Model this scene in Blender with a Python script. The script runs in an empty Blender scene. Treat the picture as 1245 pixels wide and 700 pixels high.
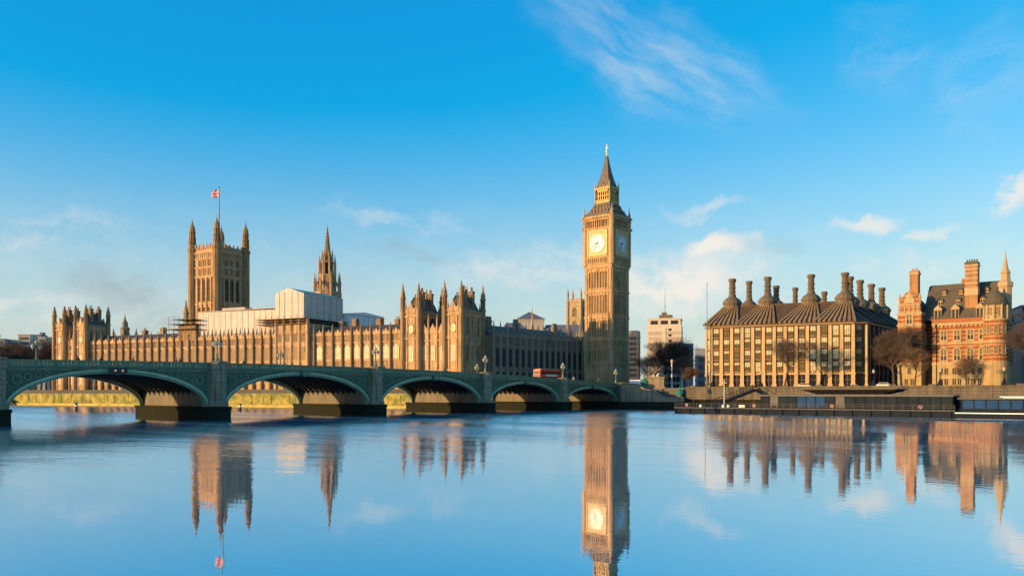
import bpy, math, random
from mathutils import Vector, Matrix
R = math.radians
rnd = random.Random(7)
scene = bpy.context.scene
col = scene.collection

# ------------------------------------------------------------------ camera, sky, sun, exposure
YAW = 39.3                                     # the river runs along +X (north), inland is +Y (west)
cam_d = bpy.data.cameras.new('camera')
cam = bpy.data.objects.new('camera', cam_d); col.objects.link(cam)
cam.location = (142.9, -228.5, 5.1)
cam.rotation_euler = (R(90), 0, R(YAW))
cam_d.sensor_width = 36.0
cam_d.lens = 36.0 * 1000 / 1245
cam_d.shift_y = (478 - 350) / 1245
cam_d.clip_start = 0.5
cam_d.clip_end = 30000
scene.camera = cam

SUN_EL = 6.5
SUN = Vector((-0.44 * math.cos(R(SUN_EL)), -0.898 * math.cos(R(SUN_EL)), math.sin(R(SUN_EL)))).normalized()
world = bpy.data.worlds.new('World'); scene.world = world
world.use_nodes = True
SKY_STRENGTH = 0.13
SUN_STRENGTH = 4.8
SUN_COLOR = (1.0, 0.62, 0.27)
sd = bpy.data.lights.new('sun', 'SUN'); sd.energy = SUN_STRENGTH; sd.angle = R(0.5); sd.color = SUN_COLOR
so = bpy.data.objects.new('sun', sd); col.objects.link(so)
so.rotation_euler = SUN.to_track_quat('Z', 'Y').to_euler()
so.location = (-100, -300, 200)
vs = scene.view_settings
vs.view_transform = 'Standard'; vs.look = 'None'; vs.gamma = 1; vs.use_curve_mapping = False
vs.exposure = 0.55

class NT:
    """small node-tree writer"""
    def __init__(s, tree): s.t = tree; s.n = tree.nodes; s.l = tree.links
    def new(s, typ, **kw):
        n = s.n.new(typ)
        for k, v in kw.items(): setattr(n, k, v)
        return n
    def link(s, a, b): s.l.new(a, b)
    def put(s, sock, v):
        if isinstance(v, bpy.types.NodeSocket): s.link(v, sock)
        elif isinstance(v, (tuple, list)) and sock.type == 'RGBA' and len(v) == 3: sock.default_value = (*v, 1)
        else: sock.default_value = v
    def m(s, op, a, b=0.0, c=None, clamp=False):
        n = s.new('ShaderNodeMath', operation=op, use_clamp=clamp)
        s.put(n.inputs[0], a); s.put(n.inputs[1], b)
        if c is not None: s.put(n.inputs[2], c)
        return n.outputs[0]
    def vm(s, op, a, b=None, scale=None):
        n = s.new('ShaderNodeVectorMath', operation=op)
        s.put(n.inputs[0], a)
        if b is not None: s.put(n.inputs[1], b)
        if scale is not None: s.put(n.inputs['Scale'], scale)
        return n.outputs['Value'] if op in ('DOT_PRODUCT', 'LENGTH') else n.outputs[0]
    def ramp(s, f, a, b, smooth=True):
        n = s.new('ShaderNodeMapRange', interpolation_type='SMOOTHSTEP' if smooth else 'LINEAR')
        s.put(n.inputs[0], f); s.put(n.inputs[1], a); s.put(n.inputs[2], b)
        return n.outputs[0]
    def noise(s, vec, scale, detail=4, rough=.55, dist=0.0):
        n = s.new('ShaderNodeTexNoise')
        s.put(n.inputs['Vector'], vec); n.inputs['Scale'].default_value = scale
        n.inputs['Detail'].default_value = detail; n.inputs['Roughness'].default_value = rough; n.inputs['Distortion'].default_value = dist
        return n
    def mix(s, f, a, b, blend='MIX'):
        n = s.new('ShaderNodeMix', data_type='RGBA', blend_type=blend)
        s.put(n.inputs[0], f); s.put(n.inputs[6], a); s.put(n.inputs[7], b)
        return n.outputs[2]
    def xyz(s, v):
        n = s.new('ShaderNodeSeparateXYZ'); s.put(n.inputs[0], v); return n.outputs
    def vec(s, x, y, z):
        n = s.new('ShaderNodeCombineXYZ'); s.put(n.inputs[0], x); s.put(n.inputs[1], y); s.put(n.inputs[2], z); return n.outputs[0]

def build_sky():
    world.node_tree.nodes.clear()
    w = NT(world.node_tree)
    sky = w.new('ShaderNodeTexSky', sky_type='NISHITA')
    sky.sun_disc = False
    sky.sun_elevation = R(SUN_EL); sky.sun_rotation = math.atan2(SUN.x, SUN.y)
    sky.altitude = 0; sky.air_density = 1.0; sky.dust_density = 0.6; sky.ozone_density = 1.6
    hs = w.new('ShaderNodeHueSaturation')
    hs.inputs['Hue'].default_value = SKY_HUE; hs.inputs['Saturation'].default_value = SKY_SAT; hs.inputs['Value'].default_value = SKY_VAL
    w.link(sky.outputs[0], hs.inputs['Color'])
    # the clear winter air of the photograph: deeper cyan blue overhead, paler towards the horizon
    graded = w.vm('MAXIMUM', w.vm('ADD', w.vm('MULTIPLY', hs.outputs[0], SKY_GAIN), SKY_LIFT), (.04, .04, .04))
    # clouds: placed by compass bearing and height above the horizon
    d = w.new('ShaderNodeTexCoord').outputs['Generated']
    x, y, z = w.xyz(d)
    az = w.m('ARCTAN2', w.m('MULTIPLY', x, -1.0), y)             # 0 = due west of the bridge (+Y), growing towards the south
    el = w.m('ARCSINE', z)
    azd = w.m('SUBTRACT', w.m('MULTIPLY', az, -180 / math.pi), -YAW)   # degrees, 0 over the river front
    eld = w.m('MULTIPLY', el, 180 / math.pi)
    p = w.vec(azd, eld, 0.0)
    warp = w.noise(p, .16, 5, .6).outputs['Color']
    pw = w.vm('ADD', p, w.vm('SCALE', w.vm('SUBTRACT', warp, (.5, .5, .5)), scale=6.0))
    fib = w.noise(w.vm('MULTIPLY', pw, (.35, 1.0, 1.0)), .55, 7, .62).outputs['Fac']
    ca, sa = math.cos(R(-27)), math.sin(R(-27))
    px_, py_, _z = w.xyz(w.vm('ADD', w.vm('SCALE', p, scale=.7), w.vm('SCALE', pw, scale=.3)))
    dv = w.vec(w.m('MULTIPLY', w.m('ADD', w.m('MULTIPLY', px_, ca), w.m('MULTIPLY', py_, sa)), .22), w.m('SUBTRACT', w.m('MULTIPLY', py_, ca), w.m('MULTIPLY', px_, sa)), 3.0)
    dia = w.noise(dv, .8, 7, .62).outputs['Fac']
    puff = w.noise(w.vm('MULTIPLY', pw, (.6, 1.0, 1.0)), .42, 7, .6).outputs['Fac']
    def blob(az0, el0, ra, re, rot, power, tex, lo, hi):
        q = w.vm('SUBTRACT', pw, (az0, el0, 0))
        qx, qy, _ = w.xyz(q)
        c_, s_ = math.cos(R(rot)), math.sin(R(rot))
        a = w.m('DIVIDE', w.m('ADD', w.m('MULTIPLY', qx, c_), w.m('MULTIPLY', qy, s_)), ra)
        b = w.m('DIVIDE', w.m('SUBTRACT', w.m('MULTIPLY', qy, c_), w.m('MULTIPLY', qx, s_)), re)
        r = w.m('SQRT', w.m('ADD', w.m('MULTIPLY', a, a), w.m('MULTIPLY', b, b)))
        f = w.m('SUBTRACT', 1.0, w.ramp(r, .15, 1.0))
        return w.m('MULTIPLY', w.m('MULTIPLY', f, w.ramp(tex, lo, hi)), power)
    cl = None
    for spec in CLOUDS:
        b = blob(*spec[:6], {'f': fib, 'p': puff, 'd': dia}[spec[6]], spec[7], spec[8])
        cl = b if cl is None else w.m('MAXIMUM', cl, b)
    # a thin cream veil low over the horizon
    hz = w.m('MULTIPLY', w.m('EXPONENT', w.m('DIVIDE', w.m('ABSOLUTE', eld), -9.0)), w.m('SUBTRACT', .95, w.ramp(eld, 7.0, 21.0)))
    graded2 = w.mix(w.m('MAXIMUM', hz, 0.0), graded, HORIZON_COL)
    veil = w.m('MULTIPLY', w.m('SUBTRACT', 1.0, w.ramp(eld, 1.0, 15.0)), w.ramp(fib, .36, .72))
    cl = w.m('MAXIMUM', cl, w.m('MULTIPLY', veil, .30))
    c1 = w.mix(cl, graded2, CLOUD_COL)
    gr = None
    for spec in SMOKES:
        b = blob(*spec[:6], {'f': fib, 'p': puff, 'd': dia}[spec[6]], spec[7], spec[8])
        gr = b if gr is None else w.m('MAXIMUM', gr, b)
    c2 = w.mix(gr, c1, SMOKE_COL)
    bg = w.new('ShaderNodeBackground'); w.put(bg.inputs[0], c2); bg.inputs[1].default_value = SKY_STRENGTH
    out = w.new('ShaderNodeOutputWorld'); w.link(bg.outputs[0], out.inputs[0])

SKY_HUE, SKY_SAT, SKY_VAL = 0.5, 1.25, 1.0
HORIZON_COL = (3.1, 3.45, 3.05)
SKY_GAIN = (1.46, 1.14, .86)
SKY_LIFT = (-.86, .50, 2.4)
CLOUD_COL = (4.7, 4.5, 4.15)
SMOKE_COL = (1.9, 2.05, 2.2)
CLOUDS = [  # bearing, elevation, half width, half height, tilt, strength, texture, low, high
    (9.5, 22.0, 12.5, 4.0, -27, .46, 'd', .2, .85),
    (14.2, 20.0, 5.0, 1.9, -44, .30, 'd', .25, .85),
    (11.2, 7.4, 8.5, 3.4, 10, 1.0, 'p', .22, .52),
    (14.2, 9.6, 3.0, 1.3, 0, 1.0, 'p', .28, .46),
    (1.0, 8.6, 9.0, 2.8, 6, .6, 'p', .28, .66),
    (23.6, 10.6, 3.6, .9, 8, .75, 'f', .36, .55),
    (27.0, 10.2, 1.8, .8, 20, .65, 'f', .36, .55),
    (31.6, 12.2, 3.0, 1.5, 10, .85, 'p', .34, .52),
    (13.3, 12.6, 3.6, .8, 0, .45, 'f', .36, .6),
    (-8.0, 12.0, 6.5, 1.3, -8, .32, 'f', .36, .6),
    (-31.0, 9.5, 9.0, 1.8, 5, .35, 'f', .36, .62),
    (-29.0, 5.4, 9.0, 1.8, 0, .5, 'p', .34, .62),
    (30.0, 18.0, 5.0, 4.0, 30, .18, 'f', .3, .7),
    (24.5, 20.5, 4.0, 3.0, -40, .16, 'f', .3, .7),
    (26.0, 7.8, 5.0, 1.6, 0, .45, 'p', .34, .6),
]
SMOKES = [
    (-25.5, 6.6, 5.0, 1.7, -8, .5, 'p', .28, .6),
    (-23.0, 4.6, 3.0, 2.2, 30, .45, 'p', .28, .6),
    (-7.6, 9.3, 4.5, 1.0, -10, .28, 'p', .34, .62),
    (17.5, 9.6, 2.6, 1.0, 0, .25, 'p', .34, .62),
    (-12.0, 8.0, 2.5, 1.2, -30, .18, 'p', .34, .6),
]
build_sky()

# ------------------------------------------------------------------ materials
MATS = {}
def mat(name, c, rough=.8, var=.25, scale=.6, metal=0.0, spec=.35, bump=0.0, bscale=6.0, c2=None, emit=None, stripes=None, streak=0.0):
    """one surface: base colour with two scales of procedural wear; stripes = (period, fraction, colour) in height; streak = rain marks"""
    m = bpy.data.materials.new(name); m.use_nodes = True; m.node_tree.nodes.clear()
    t = NT(m.node_tree)
    out = t.new('ShaderNodeOutputMaterial'); b = t.new('ShaderNodeBsdfPrincipled'); t.link(b.outputs[0], out.inputs[0])
    pos = t.new('ShaderNodeNewGeometry').outputs['Position']
    b.inputs['Roughness'].default_value = rough; b.inputs['Metallic'].default_value = metal
    b.inputs['Specular IOR Level'].default_value = spec
    colr = c
    if stripes:
        z = t.xyz(pos)[2]
        f = t.m('FRACT', t.m('DIVIDE', z, stripes[0]))
        colr = t.mix(t.m('LESS_THAN', f, stripes[1]), c, stripes[2])
    if var > 0:
        n1 = t.noise(pos, scale, 5, .6).outputs['Fac']
        n2 = t.noise(pos, scale * 9, 3, .6).outputs['Fac']
        f = t.m('ADD', t.m('MULTIPLY', t.ramp(n1, .25, .75, False), .65), t.m('MULTIPLY', t.ramp(n2, .25, .75, False), .35))
        if c2 is None:
            k = t.m('ADD', t.m('MULTIPLY', f, 2 * var), 1 - var)
            n = t.new('ShaderNodeMix', data_type='RGBA', blend_type='MULTIPLY'); n.inputs[0].default_value = 1
            t.put(n.inputs[6], colr); t.put(n.inputs[7], t.vec(k, k, k)); colr = n.outputs[2]
        else:
            colr = t.mix(t.ramp(f, .5 - var, .5 + var), colr, c2)
    if streak > 0:
        sp = t.vm('MULTIPLY', pos, (1.6, 1.6, .08))
        sn = t.ramp(t.noise(sp, .9, 4, .65).outputs['Fac'], .42, .7)
        k = t.m('SUBTRACT', 1.0, t.m('MULTIPLY', sn, streak))
        n = t.new('ShaderNodeMix', data_type='RGBA', blend_type='MULTIPLY'); n.inputs[0].default_value = 1
        t.put(n.inputs[6], colr); t.put(n.inputs[7], t.vec(k, k, k)); colr = n.outputs[2]
    t.put(b.inputs['Base Color'], colr)
    if bump > 0:
        bn = t.new('ShaderNodeBump'); bn.inputs['Strength'].default_value = bump; bn.inputs['Distance'].default_value = .1
        t.link(t.noise(pos, bscale, 4, .6).outputs['Fac'], bn.inputs['Height']); t.link(bn.outputs[0], b.inputs['Normal'])
    if emit:
        b.inputs['Emission Color'].default_value = (*emit[0], 1); b.inputs['Emission Strength'].default_value = emit[1]
    MATS[name] = m
    return m

def water_material():
    m = bpy.data.materials.new('river_water'); m.use_nodes = True; m.node_tree.nodes.clear()
    t = NT(m.node_tree)
    out = t.new('ShaderNodeOutputMaterial'); b = t.new('ShaderNodeBsdfPrincipled'); t.link(b.outputs[0], out.inputs[0])
    pos = t.new('ShaderNodeNewGeometry').outputs['Position']
    x, y, z = t.xyz(pos)
    # distance out from the viewpoint; normals lean towards it ever more, to lift reflections
    out_d = t.m('ADD', t.m('MULTIPLY', t.m('SUBTRACT', x, 142.9), -.633), t.m('MULTIPLY', t.m('SUBTRACT', y, -228.5), .774))
    lean = t.m('ADD', t.m('MULTIPLY', t.m('MINIMUM', out_d, 170.0), WATER_LEAN[1]), WATER_LEAN[0])       # degrees
    lean = t.m('MULTIPLY', lean, math.pi / 180)
    # rougher streaks of tide in mid-river, glassy towards the quay
    flow = t.vm('MULTIPLY', pos, (.012, .05, 1.0))
    patch = t.ramp(t.noise(flow, 1.0, 4, .55, .6).outputs['Fac'], .38, .68)
    chop = t.m('ADD', .075, t.m('ADD', t.m('MULTIPLY', t.ramp(out_d, 30.0, 130.0), t.m('MULTIPLY', patch, .9)), t.m('MULTIPLY', t.ramp(t.m('ADD', x, t.m('MULTIPLY', patch, 14.0)), 116.0, 60.0), t.m('ADD', .6, t.m('MULTIPLY', patch, 1.7)))))
    n1 = t.noise(t.vm('MULTIPLY', pos, (.6, 1.0, 1.0)), 2.2, 3, .5, .3).outputs['Fac']
    n2 = t.noise(t.vm('MULTIPLY', pos, (.16, .4, 1.0)), .55, 2, .5, .5).outputs['Fac']
    h = t.m('ADD', t.m('MULTIPLY', n1, .045), t.m('MULTIPLY', n2, .15))
    bn = t.new('ShaderNodeBump'); bn.inputs['Distance'].default_value = 1.0
    t.put(bn.inputs['Strength'], t.m('MULTIPLY', chop, WATER_CHOP)); t.link(h, bn.inputs['Height'])
    tilt = t.vec(t.m('MULTIPLY', lean, .633), t.m('MULTIPLY', lean, -.774), 0.0)
    nrm = t.vm('NORMALIZE', t.vm('ADD', bn.outputs[0], tilt))
    t.link(nrm, b.inputs['Normal'])
    b.inputs['Base Color'].default_value = (*WATER_COL, 1)
    t.put(b.inputs['Roughness'], t.m('ADD', .0, t.m('MULTIPLY', chop, .03)))
    b.inputs['IOR'].default_value = WATER_IOR
    b.inputs['Specular IOR Level'].default_value = .5
    return m
WATER_LEAN = (1.05, .025)
WATER_CHOP = .55
WATER_COL = (.09, .24, .27)
WATER_IOR = 13.0

# lime-stone, brick, metal, glass ...
mat('gold_stone', (.50, .326, .165), .85, .34, .22, bump=.4, bscale=3, streak=.5, spec=.15)
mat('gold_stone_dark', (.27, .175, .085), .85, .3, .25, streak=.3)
mat('grey_and_shaded_stone', (.27, .215, .145), .85, .28, .25, streak=.35)  # on the palace wing: gold stone with shade in the colour; plain grey elsewhere
mat('wing_frame_shaded', (.16, .14, .115), .85, .28, .3, streak=.3)  # window frames of the wing, shade put into the stone colour
mat('dial_gold', (.60, .47, .23), .6, .15, 1.0, spec=.2)
mat('slot', (.17, .115, .055), .8, .3, .5, spec=.1)
mat('gilded', (.47, .33, .12), .6, .2, 1.0, metal=.1, spec=.2)
mat('roof_cast', (.15, .125, .095), .7, .3, .5, spec=.2)
mat('embank', (.15, .125, .085), .9, .3, .5, bump=.3, streak=.5, spec=.1, stripes=(.8, .07, (.05, .042, .03)))
mat('algae_pale', (.55, .40, .10), .95, .25, .3, c2=(.30, .26, .05))
mat('slate', (.085, .068, .047), .6, .3, .5, bump=.3)
mat('iron_roof', (.10, .066, .038), .8, .35, .5, spec=.12)
mat('lead', (.17, .16, .145), .5, .2, .4)
mat('opal', (.62, .64, .66), .35, .06, 1.0, spec=.5)
mat('ink', (.02, .022, .03), .5, .1)
mat('win_dark', (.022, .022, .024), .5, .3, 2.0, spec=.12)
mat('win_mid', (.13, .105, .07), .5, .35, 2.0, spec=.15)
mat('win_glint', (.62, .50, .29), .4, .25, .8, spec=.3)  # pale cream panes, glint of the eastern sky put into the colour
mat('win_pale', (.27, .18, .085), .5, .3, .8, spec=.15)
mat('sheet_shade_lift', (.80, .75, .68), .7, .1, .35, streak=.12)  # same sheeting, colour raised to brighten the cover in shade
mat('turret_stone', (.34, .225, .11), .85, .35, .25, streak=.5, spec=.1)
mat('sheet_frame', (.40, .36, .29), .8, .15)
mat('sheet_white', (.54, .48, .385), .7, .18, .35, bump=.8, bscale=.6, streak=.28)
mat('scaffold', (.17, .12, .07), .7, .4, 1.0)
mat('bridge_green', (.15, .21, .115), .5, .22, .35, spec=.4, streak=.3)
mat('bridge_green_pale', (.33, .42, .25), .5, .2, .5, spec=.4, streak=.25)
mat('bridge_green_dark', (.06, .11, .07), .6, .3, .6)
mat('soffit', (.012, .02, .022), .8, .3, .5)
mat('granite', (.28, .225, .14), .85, .3, .5, bump=.3, streak=.5, spec=.15, stripes=(.8, .06, (.10, .085, .06)))
mat('granite_pale', (.185, .165, .125), .85, .18, .3, streak=.35, spec=.15)  # pier stone darkened in the colour, to dull the sun under the arches
mat('tide', (.016, .017, .013), .95, .4, .7, spec=.08, c2=(.022, .024, .014), bump=.6, bscale=2)
mat('lamp_iron', (.12, .19, .15), .5, .2)
mat('lamp_glass', (.48, .42, .27), .25, .08, 3.0, spec=.6)
mat('asphalt', (.05, .05, .052), .85, .2, 1.0)
mat('paving', (.24, .22, .19), .85, .2, .5)
mat('land', (.10, .095, .075), .95, .3, .05)
mat('algae', (.40, .31, .07), .9, .22, .35, c2=(.13, .15, .03), bump=.5, bscale=1.5)
mat('bus_red', (.62, .010, .018), .3, .08, .6, spec=.6)
mat('cream', (.75, .68, .52), .5, .1)
mat('brick_red', (.31, .105, .038), .9, .3, .6, spec=.1, streak=.3, stripes=(1.15, .32, (.42, .28, .14)), bump=.3)
mat('brick_pale', (.36, .19, .085), .85, .3, .6, bump=.3, spec=.1, streak=.3)
mat('brick_plain', (.34, .11, .035), .85, .25, .6, bump=.3)
mat('portland', (.43, .315, .165), .8, .18, .5, streak=.25)
mat('rough_granite', (.40, .285, .13), .85, .25, .6, bump=.6, bscale=2, streak=.25)
mat('brown_tile', (.075, .066, .042), .8, .35, .4, c2=(.12, .10, .06), bump=.3)
mat('sandstone', (.55, .375, .175), .8, .16, .4, streak=.25)
mat('bronze', (.10, .075, .045), .5, .25, 1.0, metal=.4)
mat('bronze_duct', (.29, .19, .092), .75, .25, .5, spec=.15)
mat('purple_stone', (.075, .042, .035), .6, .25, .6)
mat('blind', (.60, .59, .36), .5, .35, .8, spec=.12)
mat('office_glass', (.085, .078, .042), .5, .5, .5, spec=.10)
mat('chimney_steel', (.165, .125, .078), .8, .3, .7, spec=.15)
mat('white_paint', (.80, .79, .76), .5, .08)
mat('hull_dark', (.016, .020, .026), .9, .3, .6, spec=.08)
mat('blue_panel', (.012, .05, .13), .6, .4, .6, spec=.08)
mat('pier_glass', (.012, .020, .026), .6, .5, .5, spec=.06)
mat('pier_roof', (.12, .115, .10), .9, .25, .5, spec=.1)
mat('canopy', (.012, .010, .010), .9, .2, spec=.05)
mat('tent_green', (.015, .20, .13), .6, .15)
mat('concrete', (.62, .54, .42), .85, .12, .2, streak=.15)
mat('concrete_grey', (.24, .26, .29), .85, .18, .2, streak=.2)
mat('concrete_warm', (.45, .36, .27), .85, .15, .2)
mat('bark', (.075, .055, .045), .95, .3, 1.5)
mat('twig', (.105, .073, .053), .95, .3, .6)
mat('twig_brown', (.14, .088, .05), .95, .3, .6)
mat('skin', (.45, .27, .19), .7, .05)
mat('coat_dark', (.018, .018, .022), .8, .15)
mat('coat_red', (.30, .03, .03), .8, .15)
mat('trousers', (.02, .022, .03), .85, .15)
mat('hair', (.03, .02, .015), .7, .1)
mat('flag_red', (.50, .02, .03), .7, .05)
mat('flag_white', (.75, .74, .72), .7, .05)
mat('flag_blue', (.015, .025, .16), .7, .05)
mat('headlamp', (.9, .85, .7), .3, 0, emit=((1, .85, .55), 6.0))
mat('amber_lamp', (.9, .5, .2), .3, 0, emit=((1, .5, .2), .35))
mat('rubber', (.02, .02, .02), .8, .1)
mat('timber_dark', (.035, .028, .022), .9, .3)
mat('gold_leaf', (.75, .50, .12), .35, .1, metal=.6)
mat('car_black', (.015, .016, .02), .25, .1, spec=.6)
mat('car_silver', (.40, .41, .42), .3, .1, spec=.6)

# ------------------------------------------------------------------ mesh helpers
class MB:
    """collects simple shapes and links them as ONE mesh object"""
    def __init__(s): s.v = []; s.f = []; s.mi = []
    def add(s, vs_, fs, m=0):
        o = len(s.v); s.v += [tuple(p) for p in vs_]
        for f in fs: s.f.append([o + i for i in f]); s.mi.append(m)
    def box(s, x0, x1, y0, y1, z0, z1, m=0, top=None):
        """top=(dx,dy): the upper face is shrunk by that much on each side"""
        dx, dy = top or (0, 0)
        s.add([(x0, y0, z0), (x1, y0, z0), (x1, y1, z0), (x0, y1, z0),
               (x0 + dx, y0 + dy, z1), (x1 - dx, y0 + dy, z1), (x1 - dx, y1 - dy, z1), (x0 + dx, y1 - dy, z1)],
              [(3, 2, 1, 0), (4, 5, 6, 7), (0, 1, 5, 4), (1, 2, 6, 5), (2, 3, 7, 6), (3, 0, 4, 7)], m)
    def bar(s, p, q, a, b=None, m=0):
        """square bar from p to q of half width a (tapering to b)"""
        s.tube(p, q, a * 1.2, (b if b is not None else a) * 1.2, 4, m)
    def tube(s, p, q, r0, r1=None, n=6, m=0, caps=True):
        p, q = Vector(p), Vector(q); r1 = r0 if r1 is None else r1
        d = (q - p)
        if d.length < 1e-6: return
        d.normalize()
        a = d.cross(Vector((0, 0, 1)))
        if a.length < 1e-3: a = Vector((1, 0, 0))
        a.normalize(); b = d.cross(a)
        vv = []
        off = math.pi / n
        for c, r in ((p, r0), (q, r1)):
            for k in range(n):
                t = 2 * math.pi * k / n + off
                vv.append(c + (a * math.cos(t) + b * math.sin(t)) * r)
        ff = [(k, (k + 1) % n, n + (k + 1) % n, n + k) for k in range(n)]
        if caps: ff += [tuple(range(n))[::-1], tuple(range(n, 2 * n))]
        s.add(vv, ff, m)
    def lathe(s, cx, cy, prof, n=8, m=0, rot=None, sq=False):
        """stack of n-gon rings, prof=[(r,z)...] bottom to top; sq: r is the half side of a square"""
        rot = (math.pi / n) if rot is None else rot
        k = math.sqrt(2) if sq else 1.0 / math.cos(math.pi / n) if n <= 8 else 1.0
        vv = []
        for r, z in prof:
            r = max(r, .004)
            for i in range(n):
                t = 2 * math.pi * i / n + rot
                vv.append((cx + r * k * math.cos(t), cy + r * k * math.sin(t), z))
        ff = []
        for j in range(len(prof) - 1):
            for i in range(n):
                ff.append((j * n + i, j * n + (i + 1) % n, (j + 1) * n + (i + 1) % n, (j + 1) * n + i))
        ff += [tuple(range(n))[::-1], tuple(range((len(prof) - 1) * n, len(prof) * n))]
        s.add(vv, ff, m)
    def prism(s, poly, axis, t0, t1, m=0):
        """poly extruded: axis 'y' -> poly in (x,z), 'x' -> poly in (y,z), 'z' -> poly in (x,y)"""
        P = {'y': lambda a, b, t: (a, t, b), 'x': lambda a, b, t: (t, a, b), 'z': lambda a, b, t: (a, b, t)}[axis]
        n = len(poly)
        vv = [P(a, b, t0) for a, b in poly] + [P(a, b, t1) for a, b in poly]
        ff = [tuple(range(n)), tuple(range(n, 2 * n))[::-1]] + [(i, n + i, n + (i + 1) % n, (i + 1) % n) for i in range(n)]
        s.add(vv, ff, m)
    def mesh(s, name, mats, smooth=False):
        me = bpy.data.meshes.new(name)
        me.from_pydata(s.v, [], s.f); me.validate()
        for k in (mats if isinstance(mats, (list, tuple)) else [mats]): me.materials.append(MATS[k] if isinstance(k, str) else k)
        if len(s.mi) == len(me.polygons): me.polygons.foreach_set('material_index', s.mi)
        if smooth: me.polygons.foreach_set('use_smooth', [True] * len(me.polygons))
        import bmesh
        bm = bmesh.new(); bm.from_mesh(me); bmesh.ops.recalc_face_normals(bm, faces=bm.faces); bm.to_mesh(me); bm.free()
        me.update()
        return me
    def build(s, name, mats, parent=None, smooth=False, loc=(0, 0, 0), rz=0.0):
        return put(name, s.mesh(name, mats, smooth), parent, loc, rz)

def put(name, me, parent=None, loc=(0, 0, 0), rz=0.0):
    o = bpy.data.objects.new(name, me); col.objects.link(o)
    o.parent = parent; o.location = loc; o.rotation_euler = (0, 0, rz)
    return o
def thing(name, label, cat, loc=(0, 0, 0), rz=0.0, group=None):
    o = bpy.data.objects.new(name, None); col.objects.link(o); o.empty_display_size = 2
    o.location = loc; o.rotation_euler = (0, 0, rz)
    return tag(o, label, cat, group)
def tag(o, label, cat, group=None, kind=None):
    if label: o['label'] = label
    if cat: o['category'] = cat
    if group: o['group'] = group
    if kind: o['kind'] = kind
    return o
def structure(o): o['kind'] = 'structure'; return o
def dup(root, loc, rz=0.0, label=None, scale=None):
    r = root.copy(); col.objects.link(r); r.location = loc; r.rotation_euler = (0, 0, rz)
    if scale: r.scale = (scale,) * 3 if not isinstance(scale, tuple) else scale
    if label: r['label'] = label
    for ch in list(root.children):
        c = ch.copy(); col.objects.link(c); c.parent = r
        for g in list(ch.children):
            d = g.copy(); col.objects.link(d); d.parent = c
    return r

def win(name, w, h, nx=2, nz=2, frame='gold_stone', glass='win_dark', fw=.14, depth=.16, arch=0.0, upper=None, split=.5):
    """a window lying on the wall y=0 and facing -y, origin at its sill centre; arch = rise of a pointed head;
    upper = another glass for the part above split"""
    b = MB(); hw = w / 2
    body = h - arch
    zs = body * split if upper else body
    b.box(-hw, hw, -.05, .04, 0, zs, 1)
    if upper: b.box(-hw, hw, -.052, .04, zs, body, 2)
    if arch: b.prism([(-hw, body), (hw, body), (hw * .55, body + arch * .62), (0, h), (-hw * .55, body + arch * .62)], 'y', -.05, .04, 2 if upper else 1)
    for sx in (-1, 1): b.box(sx * hw - fw / 2, sx * hw + fw / 2, -depth, .03, -fw, body, 0)
    b.box(-hw + fw / 2, hw - fw / 2, -depth * .95, .03, -fw, fw * .5, 0)
    if arch:
        pts = [(-hw, body), (-hw * .55, body + arch * .62), (0, h), (hw * .55, body + arch * .62), (hw, body)]
        for p, q in zip(pts, pts[1:]): b.bar((p[0], -depth / 2, p[1]), (q[0], -depth / 2, q[1]), fw * .55)
    else: b.box(-hw + fw / 2, hw - fw / 2, -depth * .95, .03, body - fw * .5, body, 0)
    for i in range(1, nx):
        x = -hw + w * i / nx
        b.box(x - fw * .3, x + fw * .3, -depth * .7, .02, fw * .5, body + arch * .55, 0)
    for j in range(1, nz):
        z = body * j / nz
        b.box(-hw + fw / 2, hw - fw / 2, -depth * .6, .02, z - fw * .28, z + fw * .28, 0)
    return b.mesh(name, [frame, glass] + ([upper] if upper else []))

def pinnacle(b, x, y, z0, z1, r, m=0, n=8, finial=True):
    """octagonal gothic turret top: shaft, collar, crocketed spirelet"""
    h = z1 - z0
    b.lathe(x, y, [(r, z0), (r, z0 + h * .42), (r * 1.28, z0 + h * .44), (r * 1.28, z0 + h * .48), (r * .95, z0 + h * .50),
                   (r * .9, z0 + h * .56), (r * .55, z0 + h * .70), (r * .26, z0 + h * .86), (r * .32, z0 + h * .88), (r * .08, z1)], n, m)
def merlons(b, x0, x1, y, z, step=1.6, w=.8, h=.7, d=.35, m=0):
    n = max(1, int((x1 - x0) / step)); st = (x1 - x0) / n
    for i in range(n):
        c = x0 + st * (i + .5); b.box(c - w / 2, c + w / 2, y - d / 2, y + d / 2, z, z + h, m)

# ------------------------------------------------------------------ setting: river, land, roads
w_ = MB(); w_.add([(-6000, -240, 0), (3000, -240, 0), (3000, 420, 0), (-6000, 420, 0)], [(0, 1, 2, 3)])
structure(put('water', w_.mesh('water', [water_material()])))
PR = R(14.6)                                     # bearing of the palace river front against the bridge line
PO = Vector((-48.82, -20.36, 0)); PXv = Vector((math.cos(PR), math.sin(PR), 0)); PYv = Vector((-math.sin(PR), math.cos(PR), 0))
def pal(a, b, z=0):                              # a metres south of the palace's north corner, b metres inland of its river front
    p = PO - PXv * a + PYv * b; return (p.x, p.y, z)
land = MB()
e1, e2, e3 = pal(-6, -9), pal(700, -9), pal(1600, 150)
land_poly = [(2500, 1.5), (2500, 9000), (-9000, 9000), (-9000, e3[1]), e3[:2], e2[:2], e1[:2], (-40.5, 1.5)]
land.prism([(p[0], p[1]) for p in land_poly], 'z', -3.0, 6.6)
structure(land.build('ground', ['land']))
q = MB(); q.box(-400, 600, -420, -231.2, -2, 2.95)
structure(q.build('pavement', ['paving']))
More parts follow.
